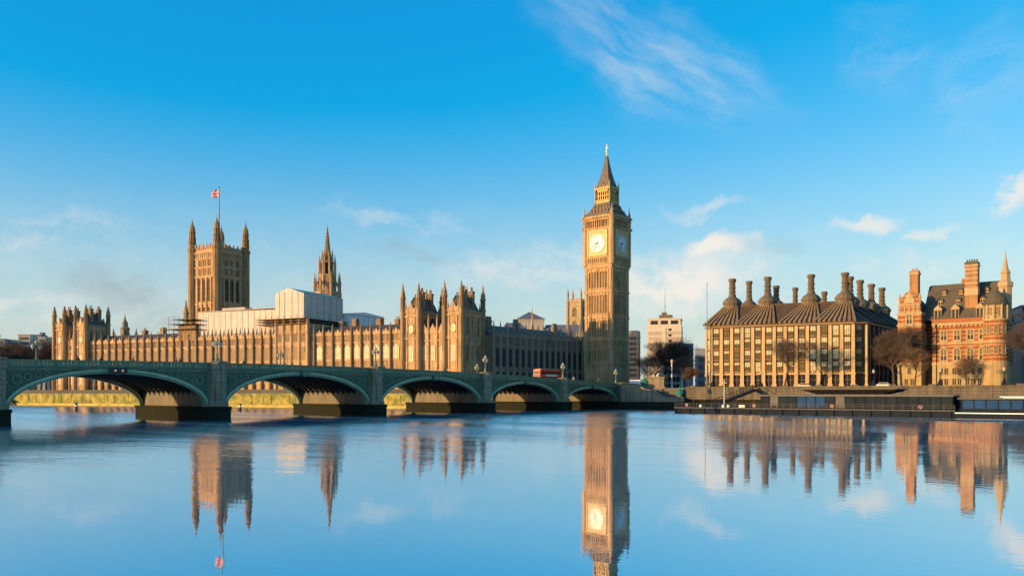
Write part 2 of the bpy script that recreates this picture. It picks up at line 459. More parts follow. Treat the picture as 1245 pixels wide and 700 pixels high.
rd = MB(); rd.add([(-23, 1.6, 6.606), (-4, 1.6, 6.606), (-4, 320, 6.606), (-23, 320, 6.606)], [(0, 1, 2, 3)])
rd.add([(-3.9, 5, 6.606), (500, 5, 6.606), (500, 15, 6.606), (-3.9, 15, 6.606)], [(0, 1, 2, 3)])
structure(rd.build('road', ['asphalt']))
kb = MB(); kb.box(-3.8, 500, 4.6, 4.95, 6.5, 6.73); kb.box(20, 500, 15.05, 15.4, 6.5, 6.73); kb.box(20, 500, 15.4, 18.5, 6.5, 6.72)
structure(kb.build('kerb', ['paving']))
mk = MB()
for k in range(60): mk.box(6 + k * 6, 9 + k * 6, 9.9, 10.05, 6.609, 6.612)
structure(mk.build('road_markings', ['white_paint']))
hill = MB()
hp = [(-7000, 600), (-4200, 2600), (-2600, 5200), (500, 8200)]
for (x0, y0), (x1, y1) in zip(hp, hp[1:]):
    nseg = 12
    for i in range(nseg):
        t0, t1 = i / nseg, (i + 1) / nseg
        h0 = 40 + 14 * math.sin(i * 1.7 + x0); h1 = 40 + 14 * math.sin((i + 1) * 1.7 + x0) if i + 1 < nseg else 40 + 14 * math.sin(x1)
        h0 = h0 if i else 40 + 14 * math.sin(x0)
        a0 = (x0 + (x1 - x0) * t0, y0 + (y1 - y0) * t0); a1 = (x0 + (x1 - x0) * t1, y0 + (y1 - y0) * t1)
        hill.add([(a0[0], a0[1], 6), (a1[0], a1[1], 6), (a1[0] - 500, a1[1] + 500, h1), (a0[0] - 500, a0[1] + 500, h0),
                  (a0[0] - 2500, a0[1] + 2500, 6), (a1[0] - 2500, a1[1] + 2500, 6)], [(0, 1, 2, 3), (3, 2, 5, 4)])
structure(hill.build('hills', ['land']))

# ------------------------------------------------------------------ road bridge
def zpar(s): return 11.0 - (s - 125) ** 2 * .00018
ARCHES = [(0, 28.9), (31.9, 63.8), (66.8, 101.8), (104.8, 141.4), (144.4, 179.4), (182.4, 214.3)]
PIERS = [30.4, 65.3, 103.3, 142.9, 180.9, 215.8]
BW = 26.0                                       # deck width: x from 0 (north face) to -26
bridge = thing('road_bridge', 'long green iron road bridge of shallow arches on granite piers across the river', 'bridge')
SEND = 217.3
dk = MB()
ns = 72
for i in range(ns):
    s0, s1 = SEND * i / ns, SEND * (i + 1) / ns
    z0, z1 = zpar(s0) - 1.35, zpar(s1) - 1.35
    dk.add([(-.4, -s0, z0), (-.4, -s1, z1), (-BW + .4, -s1, z1), (-BW + .4, -s0, z0), (-.4, -s0, z0 - .45), (-.4, -s1, z1 - .45), (-BW + .4, -s1, z1 - .45), (-BW + .4, -s0, z0 - .45)],
           [(0, 1, 2, 3), (7, 6, 5, 4), (0, 4, 5, 1), (3, 2, 6, 7)], 0)
dk.build('deck', ['asphalt'], bridge)
def beam_along(b, x0, x1, dz0, dz1, m, s0=0.0, s1=SEND, n=72):
    for i in range(n):
        a, c = s0 + (s1 - s0) * i / n, s0 + (s1 - s0) * (i + 1) / n
        za, zc = zpar(a), zpar(c)
        vv = [(x, -s_, z + d) for s_, z in ((a, za), (c, zc)) for x, d in ((x0, dz0), (x1, dz0), (x1, dz1), (x0, dz1))]
        b.add(vv, [(0, 1, 5, 4), (1, 2, 6, 5), (2, 3, 7, 6), (3, 0, 4, 7)] + ([(3, 2, 1, 0)] if i == 0 else []) + ([(4, 5, 6, 7)] if i == n - 1 else []), m)
for side in (0, 1):
    f = (lambda x: x) if side == 0 else (lambda x: -BW - x)
    def rng(x0, x1): return tuple(sorted((f(x0), f(x1))))
    pb = MB()
    beam_along(pb, *rng(-.28, .30), -.20, 0, 0)                     # top rail
    beam_along(pb, *rng(-.22, .22), -1.12, -.86, 0)                 # plinth rail
    beam_along(pb, *rng(-.3, .55), -1.36, -1.12, 1)                 # dark cornice
    beam_along(pb, *rng(-.3, .42), -1.52, -1.36, 0)
    n = int(SEND / .62)
    for k in range(n):                                              # pierced trefoil panels read as close uprights
        s_ = (k + .5) * .62; z = zpar(s_)
        x0, x1 = rng(-.1, .1)
        pb.box(x0, x1, -s_ - .25, -s_ + .25, z - .88, z - .18, 0)
        if side == 0 and k % 6 == 0: pb.box(x0 - .03, x1 + .1, -s_ - .3, -s_ + .3, z - .86, z - .2, 0)
    pb.build('parapet', ['bridge_green', 'bridge_green_dark'], bridge)
for ai, (s0, s1) in enumerate(ARCHES):
    sc, hw = (s0 + s1) / 2, (s1 - s0) / 2
    zc, zs = zpar(sc) - 2.25, 2.6
    N = 40
    def ell(h, top, i, e=2.0):
        t = math.pi * i / N
        c_, s_ = math.cos(t), math.sin(t)
        return sc + h * c_, zs + (top - zs) * s_
    ab = MB()
    for xf, xb in ((.22, -.9), (-BW - .22, -BW + .9)):
        for (ho, to, hi_, ti, xo, m) in ((hw, zc + .80, hw - .42, zc + .42, 0.0, 0), (hw - .42, zc + .42, hw - .8, zc, -.1, 1)):
            xff = xf + (xo if xf > 0 else -xo)
            for i in range(N):
                (a0, b0), (a1, b1) = ell(ho, to, i), ell(ho, to, i + 1)
                (c0, d0), (c1, d1) = ell(hi_, ti, i), ell(hi_, ti, i + 1)
                ab.add([(xff, -a0, b0), (xff, -a1, b1), (xff, -c1, d1), (xff, -c0, d0), (xb, -a0, b0), (xb, -a1, b1), (xb, -c1, d1), (xb, -c0, d0)],
                       [(0, 1, 2, 3), (7, 6, 5, 4), (3, 2, 6, 7), (1, 0, 4, 5)], m)
    # inner iron ribs, cross members and the underside of the deck
    def seg(i, lift=0.0):
        t = math.pi * i / 24
        return sc + (hw + .1) * math.cos(t), 4.2 + lift + (zc - 4.2 + .05) * (math.sin(t) ** .9 if math.sin(t) > 0 else 0)
    for k in range(13):
        xr = -1.6 - k * (BW - 3.2) / 12
        for i in range(24):
            (a0, b0), (a1, b1) = seg(i), seg(i + 1)
            ab.add([(xr - .16, -a0, b0), (xr + .16, -a0, b0), (xr + .16, -a1, b1), (xr - .16, -a1, b1),
                    (xr - .16, -a0, b0 + .9), (xr + .16, -a0, b0 + .9), (xr + .16, -a1, b1 + .9), (xr - .16, -a1, b1 + .9)],
                   [(3, 2, 1, 0), (1, 2, 6, 5), (0, 4, 7, 3)], 2)
    for i in range(1, 24):
        a0, b0 = seg(i)
        ab.box(-BW + 1.0, -1.0, -a0 - .12, -a0 + .12, b0 + .35, b0 + .6, 2)
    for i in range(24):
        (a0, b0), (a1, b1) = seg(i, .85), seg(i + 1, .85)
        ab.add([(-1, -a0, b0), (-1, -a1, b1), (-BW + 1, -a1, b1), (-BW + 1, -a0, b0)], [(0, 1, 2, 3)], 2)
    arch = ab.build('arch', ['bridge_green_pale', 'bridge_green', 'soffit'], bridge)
    for xf, sg in ((-.14, 1), (-BW + .14, -1)):
        sp = MB()
        for i in range(N):
            (a0, b0), (a1, b1) = ell(hw, zc + .78, i), ell(hw, zc + .78, i + 1)
            t0, t1 = zpar(a0) - 1.5, zpar(a1) - 1.5
            sp.add([(xf, -a0, min(b0, t0)), (xf, -a1, min(b1, t1)), (xf, -a1, t1), (xf, -a0, t0)], [(0, 1, 2, 3)], 0)
        for e in (-1, 1):                                            # raised frame and pierced roundels in each corner
            for (dx, rr) in ((1.9, .72), (3.5, .56), (5.0, .42), (6.3, .3)):
                ss = sc + e * (hw - dx); t = (hw - dx) / hw
                ze = zs + (zc + .8 - zs) * math.sqrt(max(0, 1 - t * t)); zt = zpar(ss) - 1.62
                rr = min(rr, (zt - ze) / 2 - .1)
                if rr < .18: continue
                zm = (zt + ze) / 2 + .05
                for k in range(16):
                    t0, t1 = 2 * math.pi * k / 16, 2 * math.pi * (k + 1) / 16
                    sp.bar((xf + sg * .12, -ss - rr * math.cos(t0), zm + rr * math.sin(t0)), (xf + sg * .12, -ss - rr * math.cos(t1), zm + rr * math.sin(t1)), .09, m=1)
                for k in range(4):
                    t0 = math.pi / 4 + k * math.pi / 2
                    cy, cz = ss + rr * .45 * math.cos(t0), zm + rr * .45 * math.sin(t0)
                    for j in range(8):
                        u0, u1 = 2 * math.pi * j / 8, 2 * math.pi * (j + 1) / 8
                        r4 = rr * .4
                        sp.bar((xf + sg * .1, -cy - r4 * math.cos(u0), cz + r4 * math.sin(u0)), (xf + sg * .1, -cy - r4 * math.cos(u1), cz + r4 * math.sin(u1)), .05, m=1)
            se = sc + e * (hw - .18)
            sp.box(*sorted((xf, xf + sg * .22)), -se - .18, -se + .18, zs + .6, zpar(se) - 1.52, 1)
        beam_along(sp, *sorted((xf, xf + sg * .2)), -1.78, -1.52, 1, sc - hw + .4, sc - hw * .42, 10)
        beam_along(sp, *sorted((xf, xf + sg * .2)), -1.78, -1.52, 1, sc + hw * .42, sc + hw - .4, 10)
        sp.build('spandrel', ['bridge_green_dark', 'bridge_green'], arch)
    sh = MB()
    sh.prism([(-sc - .8, zpar(sc) - 1.2), (-sc + .8, zpar(sc) - 1.2), (-sc + .75, zpar(sc) - 2.0), (-sc, zpar(sc) - 2.55), (-sc - .75, zpar(sc) - 2.0)], 'x', .3, .75)
    sh.prism([(-sc - .45, zpar(sc) - 1.3), (-sc + .45, zpar(sc) - 1.3), (-sc + .42, zpar(sc) - 1.9), (-sc, zpar(sc) - 2.25), (-sc - .42, zpar(sc) - 1.9)], 'x', .75, .86, 1)
    sh.build('shield', ['bridge_green_dark', 'bridge_green'], arch)
    if ai == 4:
        nv = MB(); z = zpar(sc) - 1.75
        nv.box(.86, 1.1, -sc - 1.5, -sc + 1.5, z - .42, z + .42, 0)
        for k in (-.62, .62):
            nv.tube((1.1, -sc + k, z), (1.22, -sc + k, z), .15, .15, 12, 1)
        nv.build('navigation_light', ['ink', 'amber_lamp'], bridge)
def octo(b, cx, y, r, z0, z1, m=0): b.lathe(cx, y, [(r, z0), (r, z1)], 8, m)
for ps in PIERS:
    pb = MB(); zt = zpar(ps)
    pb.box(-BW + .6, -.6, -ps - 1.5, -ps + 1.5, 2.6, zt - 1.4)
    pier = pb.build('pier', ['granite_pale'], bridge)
    pl_ = MB()
    poly = [(-BW - 3.0, -ps - .9), (-BW - 3.0, -ps + .9), (-BW - 1.9, -ps + 1.95), (1.9, -ps + 1.95), (3.0, -ps + .9), (3.0, -ps - .9), (1.9, -ps - 1.95), (-BW - 1.9, -ps - 1.95)]
    pl_.prism(poly, 'z', -3, 2.35)
    pl_.prism([(-BW / 2 + (x + BW / 2) * 1.006, -ps + (y + ps) * 1.06) for x, y in poly], 'z', 2.05, 2.62)
    pl_.build('plinth', ['tide'], pier)
    for sx in (1, -1):
        c = .4 if sx > 0 else -BW - .4
        pi_ = MB()
        pi_.lathe(c, -ps, [(1.9, 2.62), (1.9, 3.3), (1.6, 3.6), (1.48, 3.7), (1.48, zt - 3.9), (1.7, zt - 3.75), (1.7, zt - 3.5), (1.48, zt - 3.4), (1.48, zt - 1.6), (1.72, zt - 1.35), (1.72, zt - 1.1),
                           (1.55, zt - 1.0), (1.55, zt - .1), (1.75, zt), (1.75, zt + .22), (1.2, zt + .3)], 8)
        pi_.build('pilaster', ['granite'], pier)
abt = MB()
abt.box(-BW - 4, .6, .02, 14, -3, 6.5)
abt.lathe(1.0, 1.4, [(1.7, 2.4), (1.7, 7.0), (1.9, 7.1), (1.9, 7.5), (1.5, 7.6), (1.5, 8.3), (1.7, 8.4), (1.7, 8.7)], 8)
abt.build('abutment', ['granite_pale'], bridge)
abb = MB(); abb.box(-BW - 4, 1.3, -.9, .0, -3, 2.5); abb.build('plinth', ['tide'], bridge)
road2 = MB()
for k in range(36):
    s0, s1 = k * 6 + 1, k * 6 + 3.4
    za, zb = zpar(s0) - 1.343, zpar(s1) - 1.343
    road2.add([(-12.9, -s0, za), (-13.1, -s0, za), (-13.1, -s1, zb), (-12.9, -s1, zb)], [(0, 1, 2, 3)])
structure(road2.build('road_markings', ['white_paint']))

# ------------------------------------------------------------------ lamps on the bridge
def make_lamp():
    t = thing('bridge_lamp', '', 'street lamp', group='triple lantern lamps along the bridge')
    b = MB()
    b.lathe(0, 0, [(.34, 0), (.34, .5), (.22, .6), (.16, 1.2), (.22, 1.3), (.12, 1.4), (.10, 3.0), (.2, 3.1), (.08, 3.2), (.07, 4.3)], 8)
    for a in (0, math.pi):
        pts = [(0, 2.5), (.35, 2.42), (.62, 2.55), (.66, 2.75)]
        for (r0, z0), (r1, z1) in zip(pts, pts[1:]): b.bar((0, math.cos(a) * r0, z0), (0, math.cos(a) * r1, z1), .05)
    b.build('post', ['lamp_iron'], t)
    for (y, z) in ((-.66, 2.75), (.66, 2.75), (0, 3.45)):
        l = MB()
        l.lathe(0, y, [(.14, z), (.32, z + .5), (.34, z + .62), (.10, z + .88)], 6, 0)
        l.lathe(0, y, [(.10, z + .88), (.12, z + .95), (.02, z + 1.2)], 6, 1)
        l.build('lantern', ['lamp_glass', 'lamp_iron'], t)
    return t
lamp0 = make_lamp()
lamps = [(0.3, 142.9, 'near parapet lamp above the leftmost bridge pier in full view'), (.3, 103.3, 'near parapet lamp over the middle pier, in front of the long sunlit palace facade'),
         (.3, 65.3, 'near parapet lamp over the pier below the shaded palace pavilion wall'), (.3, 30.4, 'near parapet lamp beside the rear of the red bus'),
         (.3, 1.2, 'near parapet lamp at the bridge end in front of the clock tower'), (.3, 180.9, 'near parapet lamp over the pier cut by the left edge'),
         (-25.5, 110.7, 'far side lamp in front of the palace below the big white tent'), (-25.5, 39.7, 'far side lamp just left of the pavilion corner lamp'),
         (-25.5, -12.0, 'far side lamp at the foot of the clock tower, lit pale gold'), (-25.5, -28.0, 'farthest small lamp under the right half of the clock tower'),
         (-25.5, 165.0, 'far side lamp above the leftmost arch before the low south range')]
for i, (x, s_, lb) in enumerate(lamps):
    z = zpar(s_) + .3 if s_ >= 0 else 6.6
    if x < -20 and s_ >= 0: z = zpar(s_) + .05
    if i == 0: lamp0.location = (x, -s_, z); lamp0['label'] = lb
    else: dup(lamp0, (x, -s_, z), 0, lb)

# ------------------------------------------------------------------ palace: river front in its own frame (x = -a, y = inland)
palace = thing('palace_building', 'long golden gothic palace front facing the river behind the bridge, with two turreted pavilions', 'palace', tuple(PO), PR)
W = MB()
A0, A1, BF, BZ, ZP = 25.9, 186.8, 1.0, 5.0, 27.0
W.box(-A1, -A0, BF, BF + 20, BZ, ZP)
for z, h, d in ((8.6, .4, .22), (13.2, .5, .3), (17.0, .35, .2), (23.6, .5, .3), (26.6, .4, .3)):
    W.box(-A1 + .01, -A0 - .01, BF - d, BF + .5, z, z + h)
W.box(-A1 + .02, -A0 - .02, BF - .25, BF + .25, ZP, ZP + .55)
nb = 38; bay = (A1 - A0) / nb
for i in range(nb):                                   # blind tracery panels and pierced parapet of every bay
    xc = -(A0 + bay * (i + .5))
    for k in range(5):
        x = xc + (k - 2) * .56
        W.box(x - .07, x + .07, BF - .14, BF + .2, 13.75, 16.95)
        W.box(x - .06, x + .06, BF - .16, BF + .2, 24.15, 26.55)
    merlons(W, xc - 1.6, xc + 1.6, BF, ZP + .55, .8, .42, .6, .3)
    W.prism([(xc - .75, ZP + .5), (xc + .75, ZP + .5), (xc, ZP + 1.9)], 'y', BF - .2, BF + .1)
W.build('wall', ['gold_stone'], palace)
rf = MB()
rf.prism([(BF + 1.5, ZP - .1), (BF + 19, ZP - .1), (BF + 13, 30.6), (BF + 7.5, 30.6)], 'x', -A1 + 1, -A0 - 1)
roof = rf.build('roof', ['slate'], palace)
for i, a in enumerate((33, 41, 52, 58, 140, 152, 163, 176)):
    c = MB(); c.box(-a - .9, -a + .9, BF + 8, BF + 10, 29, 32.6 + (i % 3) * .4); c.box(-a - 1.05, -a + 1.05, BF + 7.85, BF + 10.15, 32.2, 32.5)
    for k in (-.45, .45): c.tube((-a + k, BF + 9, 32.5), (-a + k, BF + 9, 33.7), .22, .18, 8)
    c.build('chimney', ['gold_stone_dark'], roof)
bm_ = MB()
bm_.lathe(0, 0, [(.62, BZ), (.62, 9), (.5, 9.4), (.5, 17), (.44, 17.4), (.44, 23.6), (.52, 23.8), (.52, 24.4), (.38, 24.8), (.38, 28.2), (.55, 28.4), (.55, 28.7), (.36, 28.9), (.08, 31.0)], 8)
bm_me = bm_.mesh('buttress', ['gold_stone_dark'])  # darker stone, the shadow line beside each buttress put into its colour
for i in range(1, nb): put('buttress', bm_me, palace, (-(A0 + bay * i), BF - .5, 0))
wu = win('window_tall', 2.5, 5.3, 4, 2, 'gold_stone', 'win_glint', .16, .2, 1.1)
wu2 = win('window_tall_dim', 2.5, 5.3, 4, 2, 'gold_stone', 'win_pale', .16, .2, 1.1)
wl = win('window_low', 2.3, 3.2, 3, 1, 'gold_stone', 'win_mid', .16, .2)
for i in range(nb):
    xc = -(A0 + bay * (i + .5))
    if 66 < -xc < 83: continue
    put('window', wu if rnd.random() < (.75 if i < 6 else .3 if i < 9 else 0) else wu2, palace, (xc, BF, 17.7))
    if i < 18: put('window', wl, palace, (xc, BF, 9.6))
# the taller bay under the tent
mb_ = MB(); mb_.box(-81.6, -66.2, -.3, 15, BZ, 31.5)
for z in (13.2, 17, 23.6, 28.2, 31.2): mb_.box(-81.7, -66.1, -.55, 15.2, z, z + .4)
for a in (66.4, 70.2, 74, 77.8, 81.4): mb_.lathe(-a, -.35, [(.6, BZ), (.55, 30.8), (.7, 31.2), (.5, 33.2)], 8)
tb = mb_.build('tower_bay', ['gold_stone'], palace)
for a in (68.3, 72.1, 75.9, 79.6):
    put('window', wu2, tb, (-a, -.3, 17.7)); put('window', wl, tb, (-a, -.3, 24.6)); put('window', wl, tb, (-a, -.3, 13.4 - 3.8))

oval = MB()
for k in range(20):
    t0, t1 = 2 * math.pi * k / 20, 2 * math.pi * (k + 1) / 20
    oval.bar((1.15 * math.cos(t0), -.12, 1.85 + 1.85 * math.sin(t0)), (1.15 * math.cos(t1), -.12, 1.85 + 1.85 * math.sin(t1)), .16)
oval.prism([(1.1 * math.cos(2 * math.pi * k / 20), 1.85 + 1.8 * math.sin(2 * math.pi * k / 20)) for k in range(20)], 'y', -.05, .05, 1)
oval.box(-.06, .06, -.12, .0, .1, 3.6); oval.box(-1.05, 1.05, -.11, .0, 1.8, 1.9)
oval_me = oval.mesh('window_oval', ['gold_stone', 'win_glint'])
wt = win('pavilion_window', 2.2, 6.2, 3, 3, 'gold_stone', 'win_glint', .18, .22, .6)
wlow = win('pavilion_low_window', 2.2, 3.6, 3, 1, 'gold_stone', 'win_glint', .18, .22)
wside = win('pavilion_side_window', 1.5, 6.2, 2, 3, 'gold_stone', 'win_dark', .2, .22, .6)
wmid = win('pavilion_bay_window', 1.9, 5.6, 3, 2, 'gold_stone', 'win_glint', .16, .2, .7)
def pavilion(name, a0, wt_, gap, depth, b0, zp, ztop):
    """two long turreted blocks with a lower stretch between them; a0 = the north edge"""
    root = None
    for bi, a in enumerate((a0, a0 + wt_ + gap)):
        b = MB(); xl, xr = -a - wt_, -a
        b.box(xl, xr, b0, b0 + depth, BZ, zp)
        for z, h, d in ((8.4, .4, .2), (13.0, .5, .3), (15.6, .3, .15), (zp - 9.2, .5, .3), (zp - 8.3, .25, .2), (zp - 1.3, .5, .35), (zp, .35, .3)):
            b.box(xl - d, xr + d, b0 - d, b0 + depth + d, z, z + h)
        for k in range(2):
            x = (xl + xr) / 2 + (k - .5) * 3.1
            b.box(x - .22, x + .22, b0 - .25, b0 + .1, BZ, zp - 1.3)
        n = int(depth / 2.4)
        for k in range(1, n):
            y = b0 + depth * k / n
            b.box(xr - .1, xr + .25, y - .2, y + .2, BZ, zp - 1.3); b.box(xl - .25, xl + .1, y - .2, y + .2, BZ, zp - 1.3)
        merlons(b, xl + 1, xr - 1, b0, zp + .35, 1.2, .6, .8)
        for x in (xl, xr):
            m2 = max(1, int(depth / 1.3))
            for k in range(m2):
                y = b0 + depth * (k + .5) / m2
                b.box(x - .2, x + .2, y - .3, y + .3, zp + .35, zp + 1.1)
        xm = (xl + xr) / 2
        for y in (b0, b0 + depth):                     # stepped gable with small finials over each end
            b.prism([(xm - 2.2, zp), (xm + 2.2, zp), (xm + 1.9, zp + 1.4), (xm + .9, zp + 2.0), (xm, zp + 4.4), (xm - .9, zp + 2.0), (xm - 1.9, zp + 1.4)], 'y', y - .22, y + .5)
            for k in (-2.0, 2.0): pinnacle(b, xm + k, y, zp, zp + 4.2, .3)
        part = b.build('pavilion', ['gold_stone'], palace)
        r = MB()
        r.add([(xl + .5, b0 + .6, zp), (xr - .5, b0 + .6, zp), (xr - .5, b0 + depth - .6, zp), (xl + .5, b0 + depth - .6, zp),
               (xm - .5, b0 + 2.6, zp + 6), (xm + .5, b0 + 2.6, zp + 6), (xm + .5, b0 + depth - 2.6, zp + 6), (xm - .5, b0 + depth - 2.6, zp + 6)],
              [(0, 1, 5, 4), (1, 2, 6, 5), (2, 3, 7, 6), (3, 0, 4, 7), (4, 5, 6, 7)])
        for k in range(9): r.box(xm - .1, xm + .1, b0 + 3 + (depth - 6) * k / 8 - .2, b0 + 3 + (depth - 6) * k / 8 + .2, zp + 5.9, zp + 7.0)
        r.build('roof', ['slate'], part)
        for yy in (b0 + depth * .36, b0 + depth * .72):
            ch = MB(); ch.box(xm + .3, xm + 1.9, yy - .8, yy + .8, zp + 1, zp + 8.2); ch.box(xm + .15, xm + 2.05, yy - .95, yy + .95, zp + 7.6, zp + 8.0)
            for e in (-.4, .4): ch.tube((xm + 1.1, yy + e, zp + 8.2), (xm + 1.1, yy + e, zp + 9.6), .25, .2, 8)
            ch.build('chimney', ['gold_stone_dark'], part)
        for (x, y) in ((xl, b0), (xr, b0), (xr, b0 + depth), (xl, b0 + depth)):
            tu = MB()
            tu.lathe(x, y, [(1.05, BZ), (1.05, 13), (.95, 13.4), (.95, zp - 9), (.9, zp - 8.6), (.9, zp + 1.2), (1.1, zp + 1.4), (1.1, zp + 1.8), (.8, zp + 2.0)], 8)
            for k in range(8):
                t = 2 * math.pi * k / 8 + math.pi / 8
                tu.box(x + .72 * math.cos(t) - .13, x + .72 * math.cos(t) + .13, y + .72 * math.sin(t) - .13, y + .72 * math.sin(t) + .13, zp + 1.9, zp + 5.2)
            tu.lathe(x, y, [(.45, zp + 1.9), (.45, zp + 5.2)], 8)
            tu.lathe(x, y, [(.95, zp + 5.2), (1.05, zp + 5.4), (.95, zp + 5.7), (.78, zp + 6.2), (.8, zp + 7.0), (.5, zp + 8.0), (.26, zp + 9.2), (.32, zp + 9.4), (.1, ztop - .3), (.03, ztop + .3)], 8)
            tu.build('turret', ['turret_stone'], part)
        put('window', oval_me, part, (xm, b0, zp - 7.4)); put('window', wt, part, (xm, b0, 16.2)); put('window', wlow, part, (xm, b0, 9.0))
        for k in range(3):
            y = b0 + depth * (k + .9) / 3.8
            put('window', wside, part, (xr, y, 16.2), R(90)); put('window', wside, part, (xr, y, zp - 8), R(90))
    b = MB(); xl, xr = -a0 - wt_ - gap, -a0 - wt_; zm = 26.6; y0 = b0 + .9
    b.box(xl, xr, y0, y0 + depth - 2, BZ, zm)
    for z, h, d in ((13.0, .5, .3), (15.6, .3, .2), (23.4, .5, .3), (26.2, .4, .25)): b.box(xl, xr, y0 - d, y0 + .2, z, z + h)
    nbm = 3; st = gap / nbm
    for k in range(nbm + 1):
        x = xl + st * k
        if 0 < k < nbm: b.lathe(x, y0 - .1, [(.5, BZ), (.42, zm + .8), (.6, zm + 1), (.55, zm + 1.4), (.3, zm + 2.2), (.36, zm + 3.6), (.05, zm + 6.4)], 8)
    for k in range(nbm):
        x = xl + st * (k + .5)
        b.prism([(x - 1.3, zm), (x + 1.3, zm), (x + 1.0, zm + 1.1), (x, zm + 3.0), (x - 1.0, zm + 1.1)], 'y', y0 - .2, y0 + .15)
        merlons(b, x - 1.5, x + 1.5, y0, zm, .75, .4, .7, .3)
    b.prism([(y0 + 1, zm), (y0 + depth - 3, zm), (y0 + depth / 2, zm + 5.5)], 'x', xl, xr, 1)
    part = b.build('pavilion_link', ['gold_stone', 'slate'], palace)
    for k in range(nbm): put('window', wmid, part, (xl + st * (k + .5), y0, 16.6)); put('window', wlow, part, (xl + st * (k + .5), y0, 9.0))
pavilion('north', 0.95, 6.6, 10.4, 16.4, 0.0, 33.4, 44.2)
pavilion('south', 186.8, 6.6, 7.2, 11.3, -.6, 34.4, 41.2)

# river wall under the palace terrace, weedy and sunlit, seen through the arches
rw = MB()
rw.box(-330, 3, -10.6, -9.2, -3, 4.6); rw.box(-330.2, 3.2, -10.9, -9.0, 4.6, 5.05)
rw.box(-330, 3.1, -12.2, -10.7, -3, .9, 1)
for k in range(60):
    a = 2 + k * 5.5 + rnd.uniform(-1.5, 1.5); rw.box(-a - rnd.uniform(.1, .5), -a + .2, -10.75, -10.5, rnd.uniform(.9, 2), 4.6, 0)
rwall = rw.build('river_wall', ['algae', 'algae_pale'], None, loc=tuple(PO), rz=PR)
tag(rwall, 'long yellow green weed-stained river wall below the palace seen through the bridge arches', 'river wall')
rs = MB()
for k in range(12): rs.box(-217 - k * .9, -216.1 - k * .9, -12.8, -11.7, -2, .6 + k * .36)
rst = rs.build('river_stairs', ['timber_dark'], None, loc=tuple(PO), rz=PR)
tag(rst, 'dark flight of steps slanting down the yellow green river wall', 'stairs')

# ------------------------------------------------------------------ repair covers and scaffolds on the palace roof
def P_thing(name, label, cat, group=None): return thing(name, label, cat, tuple(PO), PR, group)
tn = P_thing('roof_tent', 'tall gabled white sheeted tent standing on the palace roof in front of the spire', 'tent')
b = MB()
b.prism([(-82.0, 33.6), (-68.3, 33.6), (-68.3, 43.0), (-75.6, 45.3), (-82.0, 43.4)], 'y', -.2, 24.2)
b.build('sheet', ['sheet_white'], tn)
b = MB()
for a in (68.3, 82.0): b.box(-a - .12, -a + .12, -.32, 24.3, 42.9, 43.15)
for y in (-.28,):
    for a in (71, 74, 77.5, 80): b.box(-a - .05, -a + .05, y - .05, y + .05, 33.6, 43.8)
for z in (36.5, 39.5): b.box(-82.05, -68.2, -.31, -.22, z, z + .08); b.box(-68.29, -68.2, -.2, 24.2, z, z + .08)
for k in range(7): b.box(-68.29, -68.19, k * 4 - .05, k * 4 + .05, 33.6, 43)
b.build('frame', ['sheet_frame'], tn)
sc = P_thing('scaffold', 'dark scaffold decks holding up the tall white tent', 'scaffold')
b = MB()
for z in (31.4, 32.4, 33.3): b.box(-90, -66.4, -2.6, 25.4, z, z + .16)
b.build('deck', ['scaffold'], sc)
b = MB()
for a in range(67, 90, 3):
    b.tube((-a, -2.4, 27), (-a, -2.4, 34.6), .08, .08, 4)
for k in range(10): b.tube((-66.5, -2 + k * 3, 20.5), (-66.5, -2 + k * 3, 34.4), .1, .1, 4); b.tube((-66.5, -2 + k * 3, 27), (-66.5, 1 + k * 3, 31.3), .07, .07, 4)
for z in (22, 24, 26, 28, 30): b.tube((-66.5, 1.5, z), (-66.5, 25, z), .08, .08, 4)
b.build('poles', ['scaffold'], sc)
cv = P_thing('roof_cover', 'long low white sheeted roof cover catching the sun, left of the tall tent', 'roof cover')
b = MB(); b.prism([(-123.6, 27.2), (-82.3, 27.2), (-82.3, 37.6), (-123.6, 38.0)], 'y', 1.6, 20)
b.build('sheet', ['sheet_white'], cv)
b = MB(); b.box(-124.4, -82.4, 1.2, 20.4, 38.05, 38.25); b.box(-112, -100, 3, 16, 38.3, 39.4); b.box(-99, -84, 5, 17, 38.3, 39.0)
for k in range(15): b.box(-123.6 + k * 2.95 - .04, -123.6 + k * 2.95 + .04, 1.5, 1.62, 27.3, 37.7)
b.build('frame', ['sheet_frame'], cv)
cv2 = P_thing('roof_cover', 'shaded grey sheeted roof cover right of the tall tent, behind the palace parapet', 'roof cover')
b = MB(); b.prism([(24.6, 24), (52, 24), (52, 38.2), (38, 39.0), (24.6, 37.5)], 'x', -80, -66.9); b.build('sheet', ['sheet_shade_lift'], cv2)
b = MB(); b.box(-80.2, -66.7, 24.5, 52.3, 37.3, 37.5)
for k in range(8): b.box(-66.88, -66.8, 25.5 + k * 3.7, 25.6 + k * 3.7, 27, 37.3)
b.build('frame', ['sheet_frame'], cv2)
sc2 = P_thing('scaffold', 'dark scaffold platform jutting out at the left end of the low white cover', 'scaffold')
b = MB()
for z in (31.2, 33.2, 35.0): b.box(-138 + (z - 31) * 1.2, -122, -3.0, 7, z, z + .18)
b.build('deck', ['scaffold'], sc2)
b = MB()
for a in range(123, 137, 3):
    for y in (-2.8, 2, 6.8): b.tube((-a, y, 26 if a < 131 else 30), (-a, y, 36.4), .1, .1, 4)
b.box(-133, -123.7, .4, 7, 26.9, 33, 1)
b.build('poles', ['scaffold', 'gold_stone_dark'], sc2)

